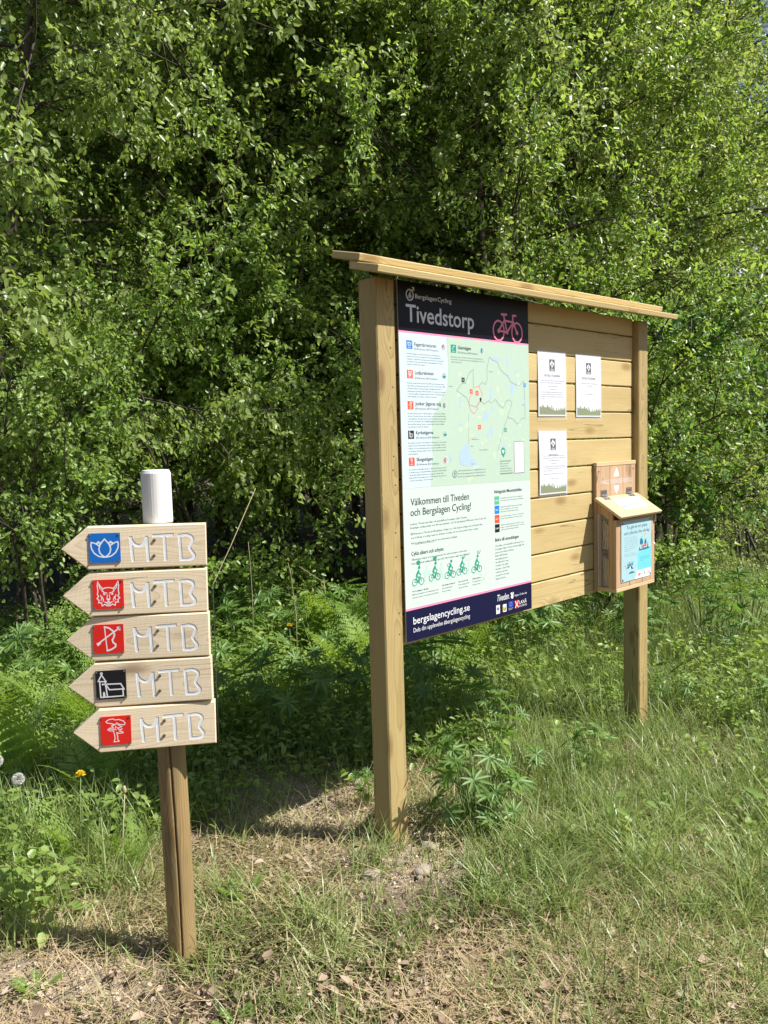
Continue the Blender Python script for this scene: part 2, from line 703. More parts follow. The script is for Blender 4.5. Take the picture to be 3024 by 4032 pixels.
def gz(x, y):
    x = np.asarray(x, float)
    y = np.asarray(y, float)
    z = -.05 * sm(2.45, 3.1, y) - .03 * sm(3.4, 4.6, y)
    z = z + .03 * np.exp(-(((x - .02) / .34) ** 2 + ((y - 2.87) / .28) ** 2))
    z = z + .02 * wav(x, y, 2.2, 0) * sm(0, 1, np.hypot(x + .63, y - 2.2)) * (1 - np.exp(-((x - .02) ** 2 + (y - 2.87) ** 2) / .1))
    z = z + .008 * wav(x, y, 9., 12) + .05 * sm(7, 12, y) * wav(x, y, .9, 25)
    return z


# ------------------------------------------------------------------ materials
M_BOARD = wood('treated_pine', (.585, .455, .22), (.375, .265, .105), (.26, .15, .055), stain=(.44, .33, .12), stain_amt=.3)
M_POST = wood('treated_post_pine', (.43, .325, .145), (.255, .178, .068), (.16, .09, .035), ring=.004, stain=(.30, .23, .09), stain_amt=.45)
M_ARROW = wood('raw_spruce', (.79, .665, .475), (.59, .47, .305), (.20, .10, .05), ring=.004, saw=.5)
M_ROUND = wood('weathered_round_post', (.33, .23, .105), (.17, .105, .045), (.08, .045, .02), ring=.0035, stain=(.15, .13, .06), stain_amt=.6)
M_LARCH = wood('box_larch', (.54, .37, .23), (.36, .22, .12), (.2, .1, .05), ring=.0045)
M_LARCHL = wood('box_larch_pale', (.64, .485, .29), (.50, .34, .175), (.3, .17, .08), ring=.0045)
M_WHITE = barkmat('white_paint', (.68, .67, .64), (.76, .755, .74), .0015)
M_ENGR = plain('white_groove_paint', (.72, .74, .76), .5, var=.14)
M_STEEL = plain('steel', (.5, .5, .48), .35, metal=1., var=.15)
M_SCREW = plain('screw_steel', (.22, .18, .13), .45, metal=.8, var=.3)
M_HOLE = plain('screw_hole', (.03, .02, .012), .9)
M_BLUE = plain('badge_blue', srgb(14, 102, 188), .35)
M_RED = plain('badge_red', srgb(214, 38, 30), .35)
M_BLACK = plain('badge_black', srgb(22, 22, 26), .35)
M_PRINTW = plain('print_white', srgb(222, 224, 228), .4)
M_HEAD = plain('panel_black', (.004, .0045, .009), .4, .15)
M_NAVY = plain('panel_navy', srgb(20, 22, 56), .35, .25)
M_MINT = plain('panel_mint', srgb(196, 211, 203), .3, var=.015)
M_PBLUE = plain('panel_pale_blue', srgb(194, 209, 215), .3, var=.015)
M_MAP = plain('map_green', srgb(176, 198, 181), .3, var=.03)
M_MAP2 = plain('map_light_green', srgb(190, 206, 180), .3, var=.03)
M_LAKE = plain('map_lake', srgb(168, 192, 216), .3)
M_PINK = plain('panel_pink', srgb(250, 140, 178), .3)
M_MAGENTA = plain('emblem_pink', srgb(226, 110, 150), .3)
M_INK = plain('ink_dark', srgb(34, 38, 60), .4)
M_GREY = plain('ink_grey', srgb(98, 112, 128), .4)
M_LGREY = plain('ink_light_grey', srgb(170, 178, 178), .4)
M_TITLE = plain('title_silver', srgb(214, 216, 222), .35)
M_TEAL = plain('ink_teal', srgb(24, 148, 124), .35)
M_PALET = plain('ink_pale_teal', srgb(180, 216, 200), .35)
M_ORED = plain('ink_red', srgb(240, 84, 56), .35)
M_PBLU = plain('ink_blue', srgb(28, 124, 216), .35)
M_MUTE = plain('ink_muted_red', srgb(176, 104, 100), .4)
M_PAPER = plain('paper_white', (.62, .63, .69), .55, var=.02)
M_OLIVE = plain('print_olive', srgb(112, 124, 76), .5)
M_SKYP = plain('poster_blue', srgb(164, 200, 208), .35)
M_CYAN = plain('poster_cyan', srgb(112, 202, 214), .35)
M_PTEAL = plain('poster_teal', srgb(28, 116, 142), .35)
M_SUNY = plain('poster_orange', srgb(246, 174, 48), .35)
M_KRAFT = plain('kraft_paper', (.52, .40, .25), .8, var=.12)
M_PLATE = plain('plate_edge', srgb(190, 196, 204), .3)

mg, nt_, N_, L_, p_ = mat('clear_plastic')
p_.inputs['Base Color'].default_value = (.95, .97, .97, 1)
p_.inputs['Roughness'].default_value = .12
tp_ = N_.new('ShaderNodeBsdfTransparent')
mxs = N_.new('ShaderNodeMixShader')
mxs.inputs['Fac'].default_value = .1
L_.new(tp_.outputs['BSDF'], mxs.inputs[1])
L_.new(p_.outputs['BSDF'], mxs.inputs[2])
L_.new(mxs.outputs['Shader'], N_['Material Output'].inputs['Surface'])
M_CLEAR = mg

M_LEAF_A = leafmat('birch_leaf', (.165, .238, .055), (.245, .338, .088), (.34, .43, .14), .48, .36)
M_LEAF_B = leafmat('cherry_leaf', (.160, .25, .055), (.232, .35, .082), (.325, .44, .125), .48, .36)
M_LEAF_C = leafmat('alder_leaf', (.183, .25, .06), (.265, .348, .093), (.365, .45, .155), .48, .38)
M_LEAF_M = leafmat('maple_leaf', (.10, .215, .05), (.14, .27, .065), (.22, .35, .07), .36, .42)
M_LUPIN = leafmat('lupin_leaf', (.10, .185, .045), (.155, .265, .068), (.24, .36, .10), .36, .42)
M_FERN = leafmat('fern_leaf', (.16, .27, .05), (.235, .36, .07), (.32, .43, .09), .42, .5)
M_COVER = leafmat('herb_leaf', (.15, .235, .055), (.24, .35, .085), (.36, .45, .13), .42, .4)
M_GRASS = leafmat('green_grass', (.14, .205, .058), (.235, .315, .095), (.42, .45, .20), .36, .38)
M_MOWN = leafmat('mown_grass', (.17, .20, .07), (.33, .32, .145), (.60, .52, .30), .22, .5)
M_STRAW = leafmat('dry_straw', (.28, .20, .11), (.48, .37, .21), (.66, .55, .34), .12, .7, .25)
M_LITTER = leafmat('dead_leaf', (.20, .135, .085), (.36, .265, .185), (.60, .50, .39), .08, .75, .25)
M_BARK = barkmat('grey_bark', (.05, .042, .034), (.17, .15, .125))
M_BARK2 = barkmat('brown_bark', (.035, .027, .02), (.11, .088, .065))
M_STEM = plain('green_stem', (.13, .20, .06), .6)
M_STALK = plain('dry_stalk', (.42, .34, .22), .7)
M_YEL = plain('yellow_petal', (.80, .60, .02), .6)
M_FLUFF = plain('seed_fluff', (.62, .62, .58), .9)
M_STONE = barkmat('pale_stone', (.50, .41, .31), (.74, .64, .51))

m, nt, N, L, p = mat('soil')
tcn = N.new('ShaderNodeTexCoord')


def nz(scale, det=6, rough=.6):
    n = N.new('ShaderNodeTexNoise')
    n.inputs['Scale'].default_value = scale
    n.inputs['Detail'].default_value = det
    n.inputs['Roughness'].default_value = rough
    L.new(tcn.outputs['Object'], n.inputs['Vector'])
    return n.outputs['Fac']


c1 = N.new('ShaderNodeValToRGB')
e = c1.color_ramp.elements
e[0].position, e[0].color = .32, (.05, .033, .022, 1)
e[1].position, e[1].color = .72, (.27, .20, .14, 1)
k = e.new(.5)
k.color = (.135, .096, .066, 1)
L.new(mth(N, L, 'ADD', mth(N, L, 'MULTIPLY', nz(3.5), .5), mth(N, L, 'MULTIPLY', nz(70, 4), .5)), c1.inputs['Fac'])
# bare sandy dirt round the board post and the signpost, leaf mould darkened to paint in shade under the trees
sx = N.new('ShaderNodeSeparateXYZ')
L.new(tcn.outputs['Object'], sx.inputs[0])


def spot(cx, cy, rad):
    d2 = mth(N, L, 'ADD', mth(N, L, 'POWER', mth(N, L, 'SUBTRACT', sx.outputs['X'], cx), 2.), mth(N, L, 'POWER', mth(N, L, 'SUBTRACT', sx.outputs['Y'], cy), 2.))
    q = N.new('ShaderNodeMapRange')
    q.interpolation_type = 'SMOOTHSTEP'
    q.inputs['From Min'].default_value = rad * rad * 1.4
    q.inputs['From Max'].default_value = rad * rad * .3
    L.new(mth(N, L, 'ADD', d2, mth(N, L, 'MULTIPLY', mth(N, L, 'SUBTRACT', nz(6), .5), rad * rad * 1.6)), q.inputs['Value'])
    return q.outputs['Result']


dirt = mth(N, L, 'MAXIMUM', mth(N, L, 'MAXIMUM', spot(.05, 2.95, .5), spot(-.95, 2.1, .3)), spot(-.45, 3.4, .42))
mx = N.new('ShaderNodeMixRGB')
dc = N.new('ShaderNodeValToRGB')
dc.color_ramp.elements[0].position, dc.color_ramp.elements[0].color = .3, (.33, .245, .165, 1)
dc.color_ramp.elements[1].position, dc.color_ramp.elements[1].color = .75, (.66, .545, .41, 1)
L.new(nz(45, 5), dc.inputs['Fac'])
L.new(mth(N, L, 'MULTIPLY', dirt, .85), mx.inputs['Fac'])
L.new(c1.outputs['Color'], mx.inputs['Color1'])
L.new(dc.outputs['Color'], mx.inputs['Color2'])
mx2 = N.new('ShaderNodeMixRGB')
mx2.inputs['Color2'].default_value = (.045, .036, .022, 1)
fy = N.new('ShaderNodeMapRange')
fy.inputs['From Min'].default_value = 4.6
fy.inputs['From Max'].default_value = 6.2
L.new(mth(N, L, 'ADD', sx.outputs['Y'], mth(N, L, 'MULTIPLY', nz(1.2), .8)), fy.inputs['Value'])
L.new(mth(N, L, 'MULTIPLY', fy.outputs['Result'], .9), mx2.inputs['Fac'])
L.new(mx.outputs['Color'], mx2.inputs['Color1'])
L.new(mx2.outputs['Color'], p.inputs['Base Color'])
p.inputs['Roughness'].default_value = .92
p.inputs['Specular IOR Level'].default_value = .2
bp = N.new('ShaderNodeBump')
bp.inputs['Strength'].default_value = 1.
bp.inputs['Distance'].default_value = .03
L.new(mth(N, L, 'ADD', mth(N, L, 'MULTIPLY', nz(38, 6, .65), .7), mth(N, L, 'MULTIPLY', nz(160, 4), .3)), bp.inputs['Height'])
L.new(bp.outputs['Normal'], p.inputs['Normal'])
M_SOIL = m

# ------------------------------------------------------------------ the ground, one sheet to the horizon
def axis_pts(lo, hi, fine_lo, fine_hi, step, grow):
    a = list(np.arange(fine_lo, fine_hi + 1e-6, step))
    s_, x = step, fine_hi
    while x < hi:
        s_ *= grow
        x += s_
        a.append(x)
    s_, x = step, fine_lo
    while x > lo:
        s_ *= grow
        x -= s_
        a.insert(0, x)
    return np.array(a)


gx = axis_pts(-400, 400, -3.2, 3.2, .035, 1.22)
gy = axis_pts(-60, 900, .6, 6.0, .035, 1.2)
X, Y = np.meshgrid(gx, gy)
Z = gz(X, Y)
nearm = sm(60, 20, np.hypot(X, Y))
Z = Z * nearm - .08 * (1 - nearm)
Z = Z + .006 * rng.standard_normal(Z.shape) * (np.hypot(X, Y) < 7)
V = np.stack([X, Y, Z], -1).reshape(-1, 3)
nx, ny = len(gx), len(gy)
i, j = np.meshgrid(np.arange(nx - 1), np.arange(ny - 1))
b = (j * nx + i).ravel()
F = np.stack([b, b + 1, b + nx + 1, b + nx], 1).ravel()
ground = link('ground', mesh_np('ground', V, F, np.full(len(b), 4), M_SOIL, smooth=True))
tag(ground, kind='structure')

# ------------------------------------------------------------------ the information board
# board frame: x along the board, -y out of its front, z up; origin at the near post's front corner
BA = .7607
BO = (-.0074, 2.8566, 0.)
PW, UR = .0934, 1.9372
board = thing('information_board', 'big timber information board with a sloping roof, two square posts and a trail map panel', 'notice board', BO, BA)


def along_z(mb, lo, hi, **kw):
    mb.box(lo, hi, along=2, **kw)


for u0, zb in ((0., -.25), (UR - PW, -.35)):
    mb = MB()
    along_z(mb, (u0, 0, zb), (u0 + PW, PW, 2.085), bev=.005)
    post = mb.build('post', M_POST, board)
    if u0 == 0:
        pts_ = [(.066, 1.84), (.072, 1.70), (.068, 1.45), (.061, 1.40), (.072, 1.345), (.066, 1.17), (.065, 1.08), (.074, .87), (.072, .79), (.060, 2.02), (.066, 1.94)]
    else:
        pts_ = [(u0 + .038, z_) for z_ in (1.86, 1.785, 1.62, 1.56, 1.395, 1.33)]
    for x_, z_ in pts_:
        mb = MB()
        V = [(x_ + .0032 * math.cos(t_ * 1.0472), -.0008, z_ + .0032 * math.sin(t_ * 1.0472)) for t_ in range(6)]
        mb.add(V, [tuple(range(6))[::-1] if False else tuple(range(6))], 0)
        V2 = [(x_ + .0045 * math.cos(t_ * 1.0472), .0003, z_ + .0045 * math.sin(t_ * 1.0472)) for t_ in range(6)]
        mb.add(V + V2, [(t_, (t_ + 1) % 6, (t_ + 1) % 6 + 6, t_ + 6) for t_ in range(6)], 0)
        mb.build('screw', M_SCREW, post)

# horizontal cladding boards between the posts
zs = [.728, .850, .976, 1.1045, 1.232, 1.361, 1.4895, 1.6195, 1.749, 1.876, 2.005, 2.098]
mb = MB()
for k_ in range(len(zs) - 1):
    mb.box((PW + .001, .0335 + rng.uniform(-.0008, .0008), zs[k_] + .0028), (UR - PW - .002, .0615, zs[k_ + 1] - .0028), bev=.004, along=0)
mb.build('cladding', M_BOARD, board)
for u_ in (PW + .03, .98, UR - PW - .06):
    mb = MB()
    mb.box((u_, .062, .74), (u_ + .045, .09, 2.08), along=2)
    mb.build('back_batten', M_POST, board)

# two overlapping roof boards sloping to the front
be = R(13.8)
tilt = .0099
for (nf, zf, ul, ur_) in ((.121, 2.092, -.10, 2.03), (.031, 2.1452, -.10, 2.04)):
    mb = MB()
    Mr = Matrix.Translation((ul, -nf, zf)) @ Matrix.Rotation(-math.atan(tilt), 4, 'Y') @ Matrix.Rotation(be, 4, 'X')
    mb.box((0, 0, -.0255), (ur_ - ul, .1465, 0), bev=.003, along=0, M=Mr)
    mb.build('roof_board', M_BOARD, board)

# ---- map panel
PU, PZ = .1084, 2.0852          # its top left corner
PWD, PHT = .7883, 1.3347
mats = [M_PLATE, M_HEAD, M_PINK, M_MINT, M_NAVY]
mb = Art()
for x0, z0, x1, z1, mi in ((0, 0, PWD, -.1795, 1), (0, -.1795, PWD, -.1865, 2), (0, -.1865, PWD, -1.2085, 3), (0, -1.2085, PWD, -1.2165, 2), (0, -1.2165, PWD, -PHT, 4)):
    mb.rect(x0, z1, x1, z0, mi)
mb.box((0, .0004, -PHT), (PWD, .0045, 0), mi=0, bev=.0006)
panel = mb.build('map_panel', mats, board)
panel.location = (PU, 0, PZ)
for z_ in (1.98, 1.2, .80):
    mb = MB()
    mb.box((PU + .05, .0055, z_ - .02), (PU + PWD - .05, .0325, z_ + .02), along=0)
    mb.build('panel_spacer', M_POST, board)

mm = lambda v_: v_ / 1000.


def PT(a, s_, x0, y, x1=None, cap=10., mi=0, **k):
    a.text(s_, mm(x0), -mm(y), None if x1 is None else mm(x1), mm(cap), mi, **k)


# title lettering
a = Art(-.0006)
PT(a, 'Bergslagen', 91, 57, 209, 16, 0, bold=.006)
PT(a, 'Cycling', 214, 57, 293, 16, 0, bold=.006)
PT(a, 'Tivedstorp', 41, 144, 426, 61, 0, bold=.012)
a.build('title_lettering', M_TITLE, panel)

# club emblem: ring with an arrow, a rider inside
a = Art(-.0006)
a.ring(.063, -.048, .0185, .0042, .0195, 0)
a.stroke([(.074, -.033), (.084, -.021)], .0042, 0)
a.stroke([(.076, -.0195), (.0855, -.0195), (.0855, -.031)], .0038, 0)


def rider(a, x, z, s_, mi, w=.0016, flip=1, extra=0):
    """a cyclist pictogram, s_ = wheel radius"""
    f = lambda p_: (x + p_[0] * s_ * flip, z + p_[1] * s_)
    a.ring(*f((-1.5, 0)), s_, w * 1.15, s_, mi, 18)
    a.ring(*f((1.5, 0)), s_, w * 1.15, s_, mi, 18)
    a.stroke([f(q) for q in ((-1.5, 0), (-.8, 1.3), (.9, 1.5), (0, -.1), (-1.5, 0))], w, mi)
    a.stroke([f(q) for q in ((-.8, 1.3), (0, -.1))], w, mi)
    a.stroke([f(q) for q in ((1.5, 0), (.85, 1.9), (1.3, 2.05))], w, mi)
    a.poly([f(q) for q in ((-1.1, 1.7), (-.6, 2.7), (.1, 3.6), (.6, 3.5), (.5, 2.9), (-.1, 2.0), (-.3, 1.55))], mi)
    a.stroke([f(q) for q in ((.3, 3.3), (.6, 2.5), (1.2, 2.15))], w * 1.5, mi)
    a.stroke([f(q) for q in ((-.7, 1.8), (.35, 1.2), (.05, -.3))], w * 1.8, mi)
    a.disc(*f((.55, 4.25)), .5 * s_, None, mi, 12)


rider(a, .063, -.056, .0050, 0, .0012)
a.build('club_emblem', M_TITLE, panel)

# pink bicycle
a = Art(-.0006)
q = lambda pts: [(mm(x_), -mm(y_)) for x_, y_ in pts]
a.ring(mm(584), -mm(138), mm(36), mm(8), mm(40), 0, 36)
a.ring(mm(708), -mm(138), mm(36), mm(8), mm(40), 0, 36)
a.stroke(q([(584, 138), (622, 94), (683, 97), (640, 141), (584, 138)]), mm(9), 0)
a.stroke(q([(618, 72), (626, 100), (640, 141)]), mm(9), 0)
a.stroke(q([(604, 70), (637, 69)]), mm(10), 0)
a.stroke(q([(708, 140), (680, 92), (679, 70), (701, 68)]), mm(9), 0)
for x_, y_ in ((584, 139), (640, 141), (708, 139)):
    a.disc(mm(x_), -mm(y_), mm(9), None, 0, 16)
a.build('bicycle_emblem', M_MAGENTA, panel)

# trail map: field, lakes, trails, markers
mats = [M_MAP, M_MAP2, M_LAKE, M_PBLUE, M_GREY, M_ORED, M_BLACK, M_PBLU, M_TEAL, M_PRINTW, M_INK, M_MUTE]
a = Art(-.0003)
a.poly(q([(260, 186.5), (788, 186.5), (788, 766), (0, 756), (0, 640), (100, 560), (166, 512), (211, 434), (259, 380), (268, 300)]), 0)
a.poly(q([(0, 186.5), (259, 186.5), (267, 300), (258, 380), (210, 434), (165, 512), (165, 640), (150, 756), (0, 756)]), 3)
r2 = np.random.default_rng(3)


def blob(cx, cz, rx, rz, mi, n=9, jag=.35):
    ph_ = r2.uniform(0, 6.28)
    a.poly(q([(cx + rx * (1 + r2.uniform(-jag, jag)) * math.cos(ph_ + 6.283 * t_ / n), cz + rz * (1 + r2.uniform(-jag, jag)) * math.sin(ph_ + 6.283 * t_ / n)) for t_ in range(n)]), mi)


for _ in range(46):
    x_, y_ = r2.uniform(285, 770), r2.uniform(300, 745)
    blob(x_, y_, r2.uniform(3, 13), r2.uniform(3, 14), 1)
for x_, y_, w_, h_ in ((560, 255, 26, 9), (640, 262, 10, 16), (700, 300, 13, 9), (640, 318, 9, 8), (525, 395, 8, 22), (670, 375, 13, 22), (700, 352, 8, 15), (752, 430, 5, 20), (535, 460, 8, 14), (497, 482, 15, 12), (527, 550, 7, 24), (505, 566, 8, 9), (480, 500, 12, 8), (335, 430, 4, 20), (330, 520, 11, 6), (610, 615, 14, 6), (440, 700, 26, 6), (270, 650, 10, 16)):
    blob(x_, y_, w_, h_, 2, 10, .4)
a.poly(q([(351, 604), (372, 600), (384, 610), (390, 640), (402, 660), (436, 678), (430, 688), (374, 689), (326, 681), (322, 656), (333, 617)]), 2)
for pts in ([(416, 303), (390, 319), (374, 345), (368, 360), (343, 362), (313, 390), (372, 416), (389, 444), (432, 453), (459, 427), (480, 440), (512, 426), (528, 436), (555, 420), (577, 442), (607, 456), (624, 427), (647, 420), (667, 430), (637, 489), (607, 541), (587, 582), (566, 630)],
            [(637, 489), (642, 496), (671, 500), (702, 523), (738, 496), (757, 498), (757, 433), (750, 338)],
            [(449, 368), (471, 352), (492, 361), (504, 339), (502, 299), (519, 249), (543, 261), (570, 266), (591, 296), (613, 310), (641, 321), (657, 344), (686, 354), (720, 360), (747, 338)],
            [(416, 303), (414, 345), (416, 375)]):
    a.stroke(q(pts), mm(1.5), 4)
for pts in ([(416, 375), (450, 369), (473, 401), (459, 423), (440, 440), (432, 453)], [(413, 400), (392, 414), (386, 441), (396, 467), (418, 480), (440, 460), (432, 453)]):
    a.stroke(q(pts), mm(1.8), 5)
a.stroke(q([(383, 480), (379, 540), (378, 600)]), mm(.7), 4)
a.stroke(q([(380, 590), (398, 575), (425, 572)]), mm(.8), 5)
for x_, y_, s_, mi in ((353, 347, 9, 6), (401, 391, 9, 5), (437, 397, 9, 5), (449, 533, 9, 5), (619, 546, 8, 8), (757, 356, 8, 7)):
    a.rect(mm(x_ - s_), -mm(y_ + s_), mm(x_ + s_), -mm(y_ - s_), mi)
    a.stroke(q([(x_ - 4, y_ + 4), (x_, y_ - 4), (x_ + 4, y_ + 4)]), mm(1.4), 9)
a.disc(mm(459), -mm(421), mm(6), mm(7), 6, 16)
a.poly(q([(454.5, 424), (463.5, 424), (459, 434)]), 6)
a.disc(mm(601), -mm(636), mm(15), mm(17), 8, 20)
a.poly(q([(587, 640), (615, 640), (603, 662)]), 8)
a.disc(mm(597), -mm(634), mm(4.6), mm(5.2), 9, 12)
a.disc(mm(604.5), -mm(634), mm(4.6), mm(5.2), 9, 12)
a.poly(q([(592.8, 636), (608.8, 636), (601, 646)]), 9)
for s_, x_, y_ in (('Sannerud', 268, 376), ('Tivedstorp', 515, 310), ('Tivedens', 735, 442), ('Junker Jägares sten', 400, 583), ('Vitsand', 390, 611), ('Tivedens nationalpark', 445, 627), ('Fagertärn', 392, 682)):
    PT(a, s_, x_, y_, None, 4.6, 4)
a.build('trail_map', mats, panel)

# white card with the scan marks beside the map (its code left out)
a = Art(-.0008)
a.rect(mm(676), -mm(731), mm(745), -mm(595), 0)
a.rect(mm(678), -mm(729), mm(743), -mm(597), 1)
PT(a, 'Digital ledkarta & info', 683, 607, 739, 4.2, 0)
for i_, t_ in enumerate(('Skanna eller håll din', 'mobil mot symbolen', 'för ledinformation')):
    PT(a, t_, 683, 676 + 6 * i_, 730 - i_ * 4, 3.4, 0)
for x_, sg in ((694, 1), (728, -1)):
    for r_ in (0, 5):
        a.stroke([(mm(x_ - sg * r_ + sg * 3 * (1 - math.cos(t_))), -mm(711) + mm(11 + r_ * .4) * math.sin(t_)) for t_ in np.linspace(-1.1, 1.1, 7)], mm(1.3), 0)
a.build('scan_card', [M_INK, M_PRINTW], panel)

# route badges, their headings and texts
routes = [(39, 213, 1, 'BLÅ', 'Fagertärnsturen', 80, 231, 200, '28 kilometer', '170 höjdmeter', 245, 213, 242, 227, 28, ['Underbar dagstur som passerar hela sex sjöar, Fagertärns', 'naturreservat med de röda näckrosorna samt hembygdsgården i', 'Dammtorp. Långa bitar grusväg varvat med stig som på sina håll', 'är krävande. Turens första del går på Bergslagsleden och där', 'behöver ni bitvis leda cykeln.'], 259, 245, 9.6),
          (38, 320, 2, 'RÖD', 'Lodjursknixen', 80, 335, 182, '8 kilometer', '50 höjdmeter', 352, 204, 242, 334, 60, ['På denna runda varvas stig med väg. Ni börjar med vacker skogs-', 'väg, väl inne på stigen går det upp och ner i vårt Tivedens lilla', 'vi kommer till den vackra spricksjön Tärnlången. Resten av', 'rundan går på grusväg, en liten bit asfalt och sedan in på stig igen', 'som på sina håll är tekniskt krävande. Delar av rundan går på', 'samma väg/stig som ridleder, ta hand om varandra.'], 366, 246, 9.9),
          (37, 434, 2, 'RÖD', 'Junker Jägares stig', 78, 449, 220, '10 kilometer', '60 höjdmeter', 465, 208, 242, 448, 50, ['På denna runda passerar ni Junker Jägares sten, det största klipp-', 'blocket i Tiveden. Du når också Vitsand, den vackra sandstranden', 'i nationalparken. Rundan börjar med mycket stig som på sina håll', 'är brant och tekniskt svår. På tillbakavägen blir det betydligt enk-', 'lare med flack grusväg. Delar av rundan går på samma väg/stig', 'som ridleder, ta hand om varandra.'], 478, 245, 9.9),
          (36, 543, 3, 'SVART', 'Kyrkstigarna', 78, 557, 173, '12 kilometer', '80 höjdmeter', 573, 206, 240, 556, 70, ['Här cyklar ni på delar av två kyrkstigar som använts för att ta sig till', 'kyrkan i Sannerud från byarna Tivedstorp och Älgshult. Tivedens', 'roligaste och mest tekniska runda som på vissa ställen är brant.', 'Ta det lugnt i backarna, stigen är smal och den delas med vandrare', 'på kyrkstigarna.'], 587, 245, 10.2),
          (36, 643, 2, 'RÖD', 'Skogsstigen', 78, 657, 166, '4 kilometer', '20 höjdmeter', 673, 201, 240, 659, 0, ['Kort runda som till hälften består av teknisk stig. Ni passerar fem', 'av de fina torpen i den gamla finnbyn Tivedstorp. På flera ställen', 'i skogen finns gamla stenmurar och stentippar som kan väcka', 'fantasin till hur det en gång sett ut runt Tivedstorp, då byn var stor', 'och hade röjda odlings- och betesmarker.'], 686, 243, 10.2),
          (284, 213, 4, 'GRÖN', 'Genvägen', 326, 228, 404, '3 kilometer', '30 höjdmeter', 244, 448, 475, 226, 40, ['Med denna led kan ni kombinera Tivedstorp och Fagertärnsturen', 'som ni vill. Gör väg för att ta sig in i nationalparkens östra och', 'andra besökta delar'], 258, 487, 9.6)]
ta = Art(-.0006)


